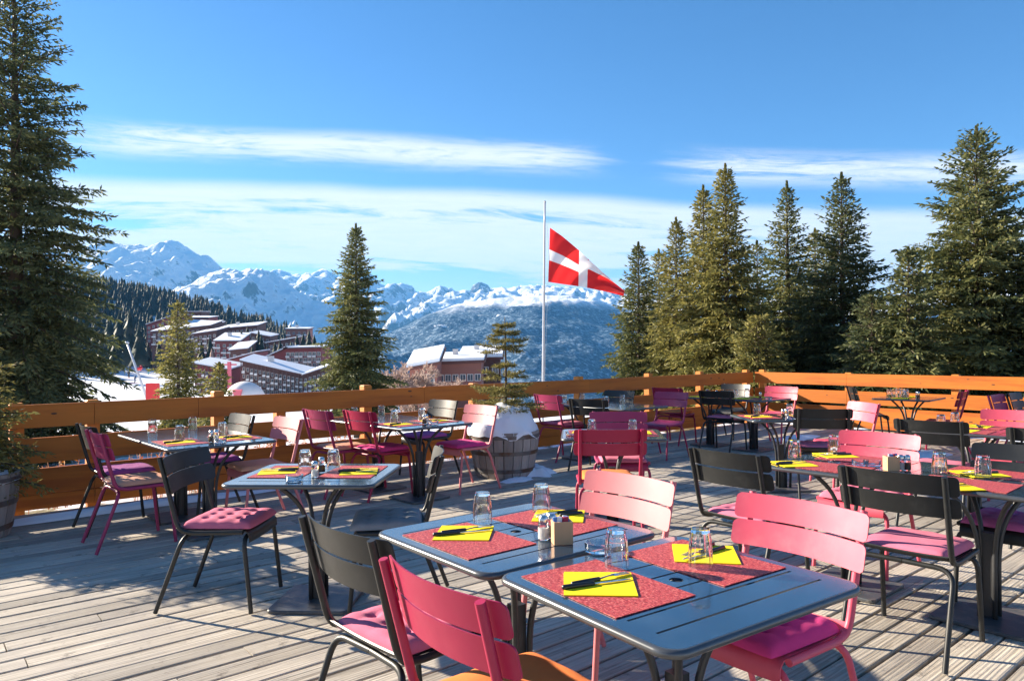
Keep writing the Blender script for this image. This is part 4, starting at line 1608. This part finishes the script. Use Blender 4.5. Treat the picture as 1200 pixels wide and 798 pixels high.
def seat_mesh():
    prof = [(.092, .492), (.105, .474), (.14, .464), (.30, .459), (.43, .463), (.475, .457), (.492, .438), (.496, .395)]
    mb = MB()
    n, hw = 10, .208
    N = len(prof)
    for s, off in ((0, 0), (1, -.005)):
        pass
    top, bot = [], []
    for i in range(n + 1):
        y = -hw + 2 * hw * i / n
        for x, z in prof:
            dz = -.006 * (1 - (y / hw) ** 2)
            top.append((x, y, z + dz))
            bot.append((x - .004, y, z + dz - .005))
    T = len(top)
    fs = []
    for i in range(n):
        for j in range(N - 1):
            k = i * N + j
            fs.append((k, k + 1, k + N + 1, k + N)[::1])
            fs.append((T + k, T + k + N, T + k + N + 1, T + k + 1))
    for i in range(n):
        for j in (0, N - 1):
            k = i * N + j
            f = (k, k + N, T + k + N, T + k)
            fs.append(f if j == 0 else f[::-1])
    for i in (0, n):
        for j in range(N - 1):
            k = i * N + j
            f = (k, T + k, T + k + 1, k + 1)
            fs.append(f if i == 0 else f[::-1])
    mb.add(top + bot, fs)
    return mb.mesh('seat', M['black'], True, 50)


def post_mesh(s):
    pts = smoothpath([(-.003, s * PWH, .868), (.098, s * (PWH - .004), .47), (.16, s * (PWH - .006), .446), (.462, s * (PWH - .006), .452)], .06, 5)
    return MB().tube(pts, .0135, 10).mesh('back_post', M['black'], True, 50)


def leg_mesh(s, rear):
    if rear:
        pts = [(.135, s * .002, .424), (.125, s * .222, .424), (-.032, s * .229, .006)]
    else:
        pts = [(.462, s * .002, .424), (.466, s * .222, .424), (.508, s * .229, .006)]
    mb = MB().tube(smoothpath(pts, .075, 6), .0125, 10)
    return mb.mesh('leg', M['black'], True, 50)


CH = [('back_slat', slat_mesh(.670, .764)), ('back_slat', slat_mesh(.772, .866)), ('seat', seat_mesh()),
      ('back_post', post_mesh(1)), ('back_post', post_mesh(-1)),
      ('leg', leg_mesh(1, True)), ('leg', leg_mesh(-1, True)), ('leg', leg_mesh(1, False)), ('leg', leg_mesh(-1, False))]


def cushion_mesh(seed, flat=False):
    n, S, T = 32, .40, .034
    top, bot = [], []
    rs = random.Random(seed)
    ox, oy = rs.uniform(-.01, .01), rs.uniform(-.01, .01)
    k = 4
    for i in range(n + 1):
        for j in range(n + 1):
            x, y = (i / n - .5) * S, (j / n - .5) * S
            ex, ey = abs(x) / (S / 2), abs(y) / (S / 2)
            edge = ((1 - ex ** 8) * (1 - ey ** 8)) ** .4 if ex < 1 and ey < 1 else 0
            h = T * edge
            if not flat:
                u, v = (i / n * k) % 1, (j / n * k) % 1
                for a in range(1, k):
                    for b_ in range(1, k):
                        px_, py_ = (a / k - .5) * S, (b_ / k - .5) * S
                        d2 = (x - px_) ** 2 + (y - py_) ** 2
                        h -= .026 * math.exp(-d2 / (2 * .012 ** 2)) * edge
                h += .006 * abs(math.sin(math.pi * u) * math.sin(math.pi * v)) * edge
            h += .004 * noise.noise(Vector((x * 14 + seed, y * 14, 1.0)))* edge
            cr = 1 - .03 * (ex * ey) ** 6
            top.append((x * cr, y * cr, .006 + max(h, 0.0)))
            bot.append((x * cr, y * cr, 0.0))
    N = len(top)
    q = n + 1
    fs = []
    for i in range(n):
        for j in range(n):
            a = i * q + j
            fs.append((a, a + q, a + q + 1, a + 1))
    rim = [i * q for i in range(n + 1)] + [n * q + j for j in range(1, n + 1)] + [i * q + n for i in range(n - 1, -1, -1)] + [j for j in range(n - 1, 0, -1)]
    base = []
    vs = top + [bot[i] for i in rim]
    m_ = len(rim)
    for a in range(m_):
        b_ = (a + 1) % m_
        fs.append((rim[a], N + a, N + b_, rim[b_]))
    fs.append(tuple(range(N + m_ - 1, N - 1, -1)))
    return MB().add(vs, fs).mesh('seat_cushion', M['cush_pink'], True, 60)


CUSH = [cushion_mesh(1), cushion_mesh(2), cushion_mesh(3, True)]


def chair(pos, deg, color, label, cush=None, flat=False, ref=None, words=None):
    """pos: point below the middle of the backrest top; deg: direction faced"""
    a = R(deg)
    t = thing('bistro_chair', label, 'chair', (pos[0], pos[1], 0), a, 'metal bistro chairs on the terrace')
    for nm, me in CH:
        link(nm, me, t, mat=M[color])
    if cush:
        me = CUSH[2] if flat else rnd.choice(CUSH[:2])
        f = Vector((math.cos(a), math.sin(a), 0))
        ps = Vector((pos[0], pos[1], .4655)) + f * (.305 + rnd.uniform(-.01, .01))
        o = link('seat_cushion', me, loc=ps, rz=a + rnd.uniform(-.05, .05), mat=M['cush_' + cush])
        tag(o, words, 'cushion', 'square seat cushions')
    return t


def tops(xl, yl, xr, yr, slat=False):
    """backrest-top pixels of the two ends -> mid point and sideways direction"""
    z = .866
    a, b_ = G(xl, yl, z), G(xr, yr, z)
    m_ = (a + b_) / 2
    return m_, math.degrees(math.atan2(b_.y - a.y, b_.x - a.x))


def chair_px(xl, yl, xr, yr, away, *args, deg=None, push=0.0, **kw):
    m_, dg = tops(xl, yl, xr, yr)
    f = dg + 90 if away else dg - 90
    if deg is not None:
        f = deg
    a = R(f)
    return chair((m_.x - math.cos(a) * push, m_.y - math.sin(a) * push), f, *args, **kw)


chair((-.586, 2.361), 43.1, 'black', 'black chair with a pink tufted cushion next to the crimson chair', 'pink',
      words='pink tufted cushion on the black chair next to the crimson chair')
chair((-.218, 1.825), 39.2, 'crimson', 'crimson chair with a plain orange cushion, back turned to the pairs of tables', 'orange', True,
      words='plain orange cushion on the crimson chair beside the black chair')
chair_px(878, 574, 1019, 602, False, 'pink', 'pink chair with a hot magenta cushion drawn up to the table end', 'magenta', deg=217,
         words='hot magenta tufted cushion on the pink chair at the long table end')
chair_px(697, 550, 794, 565, False, 'rose', 'palest pink chair facing the table with the sugar caddy', deg=219)
chair_px(677, 504, 755, 503, True, 'crimson', 'dark crimson chair with an orange cushion at the pale shining table', 'orange', True, deg=88,
         words='orange cushion on the dark crimson chair at the pale shining table')
chair_px(691.4, 482, 756.6, 482.6, False, 'magenta', 'magenta chair with a pink seat facing the pale shining table', 'pink', True, deg=268,
         words='pink seat cushion on the magenta chair facing the pale shining table')
chair((1.184, 4.055), 38.3, 'black', 'black chair with a pale pink cushion, back to the sunlit deck, at the ashtray table', 'pink',
      words='pale pink tufted cushion on the black chair at the ashtray table')
chair((1.765, 3.357), 42, 'black', 'black chair with a flat salmon cushion at the table with caddy and shakers', 'pink', True,
      words='flat salmon cushion on the black chair at the caddy and shaker table')
chair_px(990.7, 502.7, 1077.8, 510.8, False, 'pink', 'bright pink chair with red legs across the ashtray table', 'pink', deg=221,
         words='pink cushion on the bright pink chair across the ashtray table')
chair_px(938, 478.6, 994, 480, True, 'black', 'grey-black chair with a pink seat facing the table of the lilac-pink chair', 'pink', deg=78,
         words='pink cushion on the grey-black chair facing the lilac-pink chair table')
chair_px(1000, 469.5, 1031.4, 473.8, False, 'pink', 'lilac-pink chair standing sideways in front of the sunlit fence', deg=186)
chair_px(1052, 490.7, 1126, 495, True, 'black', 'black chair with a pale cushion in front of the yellow-napkin table by the fuchsia chair', 'pink', True,
         words='pale cushion on the black chair before the fuchsia chair table', deg=46)
m1 = G(1146, 517.5, .866)
chair((m1.x + .25 * math.cos(R(-50)), m1.y + .25 * math.sin(R(-50))), 222, 'black', 'blue-grey shining chair with a mauve cushion behind the caddy table', 'lilac',
      words='mauve cushion on the blue-grey shining chair behind the caddy table')
m1 = G(1184, 501, .866)
chair((m1.x + .23 * math.cos(R(-48)), m1.y + .23 * math.sin(R(-48))), 43, 'black', 'black chair at the table joined to the fuchsia chair table')
m1 = G(1153.5, 479, .866)
chair((m1.x + .25 * math.cos(R(-48)), m1.y + .25 * math.sin(R(-48))), 222, 'pink', 'bright fuchsia chair back facing the table with yellow napkins')
chair_px(1126, 458.8, 1147, 458, True, 'crimson', 'dark red chair sideways before the sunlit fence facing the glass-crowded table', deg=140, push=-.05)
chair_px(1156, 463.6, 1173, 461.4, True, 'magenta', 'dark magenta chair beside a black chair at the sunlit fence', deg=-48)
chair_px(1175, 461.4, 1195, 459.4, True, 'black', 'black chair beside the dark magenta chair at the sunlit fence', deg=-48)
chair_px(985, 453.8, 1006, 452.5, True, 'black', 'black chair near the fence corner facing the glass-crowded table', deg=-15)
chair_px(896, 452.4, 932, 453.8, False, 'pink', 'pink chair standing in the very corner of the fences', deg=222, push=.10)
chair_px(841, 450.5, 875, 450.5, False, 'black', 'blue sky-reflecting chair against the long fence near its corner', deg=222, push=.15)
chair_px(820, 457.5, 854.7, 458.8, True, 'black', 'black chair with a pink cushion turned to the corner table', 'pink',
         words='pink cushion on the black chair turned to the corner table', deg=47)
chair_px(767.6, 459.4, 808, 459.4, False, 'magenta', 'bare purple chair facing its table in the fence shade', deg=224, push=0.02)
chair_px(765, 454.5, 795, 454.5, True, 'crimson', 'dark red chair standing behind the bare purple chair', 'orange', True,
         words='orange cushion on the dark red chair behind the bare purple chair', deg=47)
chair_px(672, 467, 706.5, 468, True, 'black', 'black chair in front of the fence-side table nearest the flagpole', deg=55, push=.05)
m1 = G(640, 463.5, .866)
chair((m1.x, m1.y + .15), 38, 'magenta', 'dark red chair half hidden by the young spruce in the barrel', 'pink', True,
      words='faded red seat pad on the chair half hidden by the young spruce')
chair_px(709, 457.5, 742, 458, False, 'black', 'blue-black chair against the fence behind the table nearest the flagpole', deg=224, push=.05)
chair((-3.121, 5.348), 41.5, 'magenta', 'magenta chair with a tan cushion and both rear legs in view', 'tan', True,
      words='tan cushion on the magenta chair by the long fence')
chair((-1.951, 4.217), -2.2, 'black', 'black chair with a pink and purple tufted cushion at the lone table', 'pink',
      words='pink tufted cushion on the black chair beside the lone table')
chair_px(505.8, 535.4, 527.7, 521.4, False, 'black', 'black chair with a grey tufted cushion at the lone table', 'grey',
         words='grey tufted cushion on the black chair at the lone table', deg=186)
chair((-.311, 7.717), 222, 'rose', 'pale pink chair with a plum seat right beside the snowy barrel', 'magenta', True,
      words='plum seat pad on the pale pink chair beside the snowy barrel')
chair((-1.53, 7.05), 46, 'crimson', 'raspberry chair with a purple-pink cushion at the table beside the barrel', 'magenta',
      words='purple-pink cushion on the raspberry chair at the barrel table')
chair_px(356.7, 479.3, 381, 482, True, 'magenta', 'dark raspberry chair against the long fence behind the raspberry chair', 'tan', True, deg=45,
         words='reddish seat pad on the dark raspberry chair against the long fence')
chair_px(326.8, 487, 356.7, 491.6, False, 'rose', 'pale pink chair standing between the lone table and the long fence', 'tan', True, deg=221,
         words='dusty pink seat pad on the pale chair between lone table and fence')
chair_px(273, 483.7, 301.4, 487, False, 'black', 'black chair with a purple cushion on the long fence side', 'purple', deg=221,
         words='purple cushion on the black chair near the pale pink chair')
chair_px(90, 496, 105, 501, True, 'black', 'black chair with a purple pad behind the magenta chair with tan cushion', 'purple', True, deg=42,
         words='purple pad on the black chair behind the tan-cushioned magenta chair')
chair_px(510, 467, 535.6, 470.5, False, 'black', 'black chair against the long fence next to the snowy barrel', 'purple', True, deg=222,
         words='dark seat pad on the black chair next to the snowy barrel')

# ------------------------------------------------------------------ table settings
ZT = TH + .0012


def slab_mesh(name, a, b_, th, m, curl=0.0):
    mb = MB().box(-a / 2, a / 2, -b_ / 2, b_ / 2, 0, th)
    return mb.mesh(name, m)


PM = slab_mesh('placemat', .43, .305, .0022, M['placemat'])


def napkin_mesh():
    mb = MB()
    s = .105
    mb.box(-s, s, -s, s, 0, .0012)
    mb.add([(-s, -s, .0014), (s, -s + .002, .0014), (s - .001, s, .0016), (-s + .001, s, .0016),
            (-s, -s, .0028), (s, -s + .002, .0034), (s - .001, s, .0055), (-s + .001, s, .0048)],
           [(0, 3, 2, 1), (4, 5, 6, 7), (0, 1, 5, 4), (1, 2, 6, 5), (2, 3, 7, 6), (3, 0, 4, 7)])
    return mb.mesh('paper_napkin', M['napkin'])


NK = napkin_mesh()


def knife_meshes():
    h = MB().tube([(-.115, 0, .008), (-.11, 0, .008), (-.06, 0, .0085), (-.015, 0, .008), (-.01, 0, .0075)], [.004, .0085, .0075, .007, .005], 8)
    b_ = MB()
    pts = [(-.01, -.004), (.03, -.007), (.08, -.0075), (.11, -.003), (.112, .003), (.03, .004), (-.01, .004)]
    n = len(pts)
    b_.add([(x, y, .0065) for x, y in pts] + [(x, y, .0085) for x, y in pts],
           [tuple(range(n - 1, -1, -1)), tuple(range(n, 2 * n))] + [(i, (i + 1) % n, n + (i + 1) % n, n + i) for i in range(n)])
    return h.mesh('knife_handle', M['handle'], True), b_.mesh('knife_blade', M['cutlery'])


def fork_meshes():
    h = MB().tube([(-.105, 0, .008), (-.10, 0, .008), (-.05, 0, .0085), (-.005, 0, .008), (.0, 0, .0075)], [.004, .0080, .0072, .0065, .004], 8)
    f = MB().tube([(0, 0, .008), (.03, 0, .011), (.05, 0, .011)], [.003, .003, .004], 6)
    f.box(.048, .066, -.011, .011, .0095, .0115)
    for k in range(4):
        y = -.0095 + k * .0063
        f.box(.066, .105, y - .0013, y + .0013, .009, .011)
    return h.mesh('fork_handle', M['handle'], True), f.mesh('fork_head', M['cutlery'])


KN, FK = knife_meshes(), fork_meshes()


def glass_mesh():
    # upturned faceted tumbler, rim down
    o = [(.0385, 0.0), (.0392, .012), (.0390, .045), (.036, .085), (.031, .112), (.0285, .122)]
    i = [(.0250, .108), (.0300, .080), (.0345, .045), (.0362, .012), (.0363, 0.0)]
    n = 14
    vs, fs = [], []
    prof = o + i
    for r, z in prof:
        vs += [(r * math.cos(2 * math.pi * k / n), r * math.sin(2 * math.pi * k / n), z) for k in range(n)]
    m_ = len(prof)
    for q in range(m_ - 1):
        if q == len(o) - 1:
            continue
        for k in range(n):
            k2 = (k + 1) % n
            fs.append((q * n + k, q * n + k2, (q + 1) * n + k2, (q + 1) * n + k))
    a, b_ = (len(o) - 1) * n, len(o) * n
    fs.append(tuple(range(a, a + n)))
    fs.append(tuple(range(b_ + n - 1, b_ - 1, -1)))
    for k in range(n):
        k2 = (k + 1) % n
        fs.append((k2, k, (m_ - 1) * n + k, (m_ - 1) * n + k2))
    return MB().add(vs, fs).mesh('glass_tumbler', M['glass'], False)


GL = glass_mesh()


def ashtray_mesh():
    n = 20
    prof = [(.040, 0), (.046, .004), (.048, .034), (.042, .034), (.038, .010), (.004, .008)]
    return MB().lathe(prof, n).mesh('glass_ashtray', M['glass'], True, 30)


AT = ashtray_mesh()
SH_B = MB().lathe([(.0185, 0), (.0205, .006), (.0205, .058), (.0175, .068)], 10).mesh('shaker_jar', M['glass'])
SH_C = MB().lathe([(.0185, .0685), (.0185, .082), (.012, .090), (.003, .091)], 14).mesh('shaker_cap', M['chrome'], True, 40)
SH_F = {k: MB().lathe([(.0165, .004), (.0168, .044), (.004, .045)], 10).mesh('shaker_fill', M[k]) for k in ('salt', 'pepper')}
cadm = MB()
for x0, x1, y0, y1 in ((-.035, .035, -.0275, -.0225), (-.035, .035, .0225, .0275), (-.035, -.030, -.0225, .0225), (.030, .035, -.0225, .0225)):
    cadm.box(x0, x1, y0, y1, 0, .082)
cadm.box(-.030, .030, -.0225, .0225, 0, .006)
CAD = cadm.mesh('caddy_box', M['wood_box'])
SAC = {k: MB().box(-.009, .009, -.002, .002, 0, .088).mesh('sugar_sachet', M[k]) for k in ('sachet_blue', 'sachet_white', 'sachet_red')}


WHO = {'T1': ('the orange-cushioned crimson chair', 'the pink chair with magenta cushion'),
       'T2': ('the black chair next to the crimson chair', 'the palest pink chair'),
       'T3': ('the black chair with pink cushion at the lone table', 'the black chair with grey cushion'),
       'T4A': ('the magenta chair with tan cushion', 'the pale pink chair by the long fence'),
       'T4B': ('the black chair behind the tan-cushioned magenta chair', 'the purple-cushioned black chair on the fence side'),
       'T5A': ('the raspberry chair with purple-pink cushion', 'the pale pink chair beside the barrel'),
       'T5B': ('the dark raspberry chair against the fence', 'the black chair next to the barrel'),
       'T7A': ('the black chair in front of the flagpole table', 'the bare purple chair'),
       'T7B': ('the chair half hidden by the young spruce', 'the blue-black chair against the fence'),
       'T8A': ('the black chair with pale pink cushion', 'the bright pink chair with red legs'),
       'T8B': ('the black chair with flat salmon cushion', 'the blue-grey shining chair'),
       'T10A': ('the black chair turned to the corner table', 'the pink chair in the fence corner'),
       'T10B': ('the dark red chair behind the purple chair', 'the blue chair near the fence corner'),
       'T12': ('the black chair with the pale cushion', 'the bright fuchsia chair back')}


def where(key, p):
    c, a, ref = TABLES[key]
    if key not in WHO:
        return 'on ' + ref
    lx = (p.x - c.x) * math.cos(a) + (p.y - c.y) * math.sin(a)
    return 'before ' + WHO[key][0 if lx < 0 else 1]


def loc_t(key, lx, ly):
    c, a, ref = TABLES[key]
    return c + Vector((lx * math.cos(a) - ly * math.sin(a), lx * math.sin(a) + ly * math.cos(a), 0))


def put(name, me, p, z, rz, label, cat, group):
    o = link(name, me, loc=(p.x, p.y, z), rz=rz)
    return tag(o, label, cat, group)


def placemat(key, lx, ly, rot=0.0):
    c, a, ref = TABLES[key]
    put('placemat', PM, loc_t(key, lx, ly), ZT, a + math.pi / 2 + rot, 'red woven placemat ' + where(key, loc_t(key, lx, ly)), 'placemat', 'red woven placemats')


def setting(key, p, rz, cut_rz=None, cut=True, zo=.0025):
    ref = TABLES[key][2]
    z = ZT + zo
    put('paper_napkin', NK, p, z, rz, 'yellow folded paper napkin ' + where(key, p), 'napkin', 'yellow paper napkins')
    if cut:
        cr = cut_rz if cut_rz is not None else rz + .35
        k = thing('table_knife', 'black-handled table knife ' + where(key, p), 'knife', (p.x - .006, p.y - .012, z + .0005), cr, 'table knives')
        link('handle', KN[0], k)
        link('blade', KN[1], k)
        f = thing('table_fork', 'black-handled table fork ' + where(key, p), 'fork', (p.x + .010 * math.sin(cr) * 2, p.y + .026, z + .0015), cr + .16, 'table forks')
        link('handle', FK[0], f)
        link('head', FK[1], f)


def tumbler(key, p, z=None):
    put('glass_tumbler', GL, p, ZT + .0026 if z is None else z, rnd.uniform(0, 1), 'upturned clear glass tumbler ' + where(key, p), 'glass', 'upturned glass tumblers')


def ashtray(key, p):
    put('glass_ashtray', AT, p, ZT, 0, 'small clear glass ashtray on ' + TABLES[key][2], 'ashtray', 'glass ashtrays')


def shaker(key, p, fill):
    s = thing('condiment_shaker', f'small glass {fill} shaker on ' + TABLES[key][2], 'shaker', (p.x, p.y, ZT), 0, fill + ' shakers')
    link('jar', SH_B, s)
    link('fill', SH_F[fill], s)
    link('cap', SH_C, s)


def caddy(key, p, rz):
    s = thing('sugar_caddy', 'light wooden caddy of sugar sachets on ' + TABLES[key][2], 'caddy', (p.x, p.y, ZT), rz, 'wooden sugar caddies')
    link('box', CAD, s)
    for k in range(7):
        link('sachet', SAC[('sachet_blue', 'sachet_white', 'sachet_red')[k % 3]], s, (-.022 + .0072 * k, rnd.uniform(-.012, .012), .008),
             rot=(rnd.uniform(-.12, .12), rnd.uniform(-.16, .16), rnd.uniform(-.5, .5)))


# table by the orange-cushioned chair and the one joined to it: placed from the photograph
for key, l in (('T1', [(-.215, .085), (.215, .085)]), ('T2', [(-.215, .02), (.215, .02)]), ('T8A', [(-.215, .04), (.215, .04)]), ('T8B', [(-.215, .04), (.215, .04)])):
    for lx, ly in l:
        placemat(key, lx, ly, rnd.uniform(-.03, .03))
ZN = ZT + .004
setting('T1', G(702, 684, ZN), R(-4), R(20))
setting('T1', G(826, 649, ZN), R(-10), R(218))
setting('T2', G(544, 624.5, ZN), R(-4), R(18))
setting('T2', G(655, 604.5, ZN), R(-8), R(200))
for key, px, py in (('T1', 722.5, 664), ('T1', 821, 664), ('T2', 565.5, 612), ('T2', 634.5, 600.5)):
    tumbler(key, G(px, py, ZT), ZT + (.0026 if (px, py) != (821, 664) else .0026))
ashtray('T1', G(701, 646, ZT))
shaker('T2', G(637, 632, ZT), 'salt')
shaker('T2', G(646.5, 629.5, ZT), 'pepper')
caddy('T2', G(658.5, 636, ZT), R(10))
# the lone table: mats lie side by side along its length
for lx in (-.20, .20):
    put('placemat', PM, loc_t('T3', lx, .05), ZT, TABLES['T3'][1] + R(90), 'red woven placemat ' + where('T3', loc_t('T3', lx, .05)), 'placemat', 'red woven placemats')
setting('T3', G(326, 552, ZN), R(12), R(175))
setting('T3', G(421, 552.5, ZN), R(8), R(0))
tumbler('T3', G(357.5, 551.5, ZT))
tumbler('T3', G(391, 551, ZT))
shaker('T3', G(369, 559, ZT), 'salt')
shaker('T3', G(377, 553.5, ZT), 'pepper')
ashtray('T3', G(345, 563.5, ZT))
# ashtray and caddy tables
setting('T8A', G(930, 543.5, ZN), R(4), R(10))
setting('T8A', G(979, 533.5, ZN), R(4), R(190))
tumbler('T8A', G(931.5, 538, ZT))
tumbler('T8A', G(977.5, 531, ZT))
ashtray('T8A', G(1008, 545.5, ZT))
ashtray('T8A', G(1022, 546, ZT))
caddy('T8B', G(1044.5, 551, ZT), R(0))
shaker('T8B', G(1055.5, 551, ZT), 'salt')
shaker('T8B', G(1063, 551, ZT), 'pepper')
setting('T8B', G(1148, 555, ZN), R(2), R(190))
setting('T8B', G(1115, 570, ZN), R(2), R(10))
tumbler('T8B', G(1101, 555.5, ZT))
tumbler('T8B', G(1152, 560, ZT))

# the remaining tables: two settings each, laid in the table's own frame
for key, caddy_on, mats in (('T4A', True, 1), ('T4B', False, 0), ('T5A', True, 1), ('T5B', False, 0), ('T7A', False, 0), ('T7B', False, 0), ('T10A', True, 1), ('T10B', True, 0),
                            ('T11', True, 0), ('T12', False, 1), ('T12B', True, 1), ('T9', True, 1), ('T6', False, 1)):
    c, a, ref = TABLES[key]
    for sx in (-1, 1):
        if mats:
            placemat(key, sx * .215, .03, rnd.uniform(-.05, .05))
        if key not in ('T7A', 'T7B', 'T4B', 'T5B'):
            setting(key, loc_t(key, sx * .22, .03), a + rnd.uniform(-.2, .2), cut=key in ('T4A', 'T5A', 'T12', 'T9'), zo=.0025 if mats else .0005)
        if key not in ('T10B',):
            q = loc_t(key, sx * .17, .19 * (1 if key != 'T6' else -.3) + rnd.uniform(-.02, .02))
            tumbler(key, q, ZT if key in ('T7A', 'T7B', 'T4B', 'T5B', 'T11') else None)
    if caddy_on:
        shaker(key, loc_t(key, .02, -.10), 'salt')
        shaker(key, loc_t(key, -.03, -.13), 'pepper')
        if key in ('T11', 'T10B', 'T12B'):
            caddy(key, loc_t(key, .02, .06), a)
        else:
            ashtray(key, loc_t(key, .0, -.24))
ashtray('T6', G(669.5, 510, ZT))
for q in ((-.05, .02), (.06, .10), (-.08, .16)):
    tumbler('T11', loc_t('T11', *q), ZT)

# ------------------------------------------------------------------ haze
hz = MB().box(-14000, 14000, -1200, 11500, -420, 1250).mesh('haze', None)
mh = bpy.data.materials.new('mountain_haze')
mh.use_nodes = True
t = NT(mh.node_tree)
o = t.n('ShaderNodeOutputMaterial')
pv = t.n('ShaderNodeVolumePrincipled')
pv.inputs['Color'].default_value = (0.14, 0.48, 1.0, 1)
pv.inputs['Density'].default_value = 0.000066
pv.inputs['Anisotropy'].default_value = 0.1
t.l(pv.outputs[0], o.inputs['Volume'])
hz.materials[0] = mh
ho = link('haze', hz, kind='stuff')
tag(ho, 'thin blue haze lying over the valley and the far mountains', 'haze')
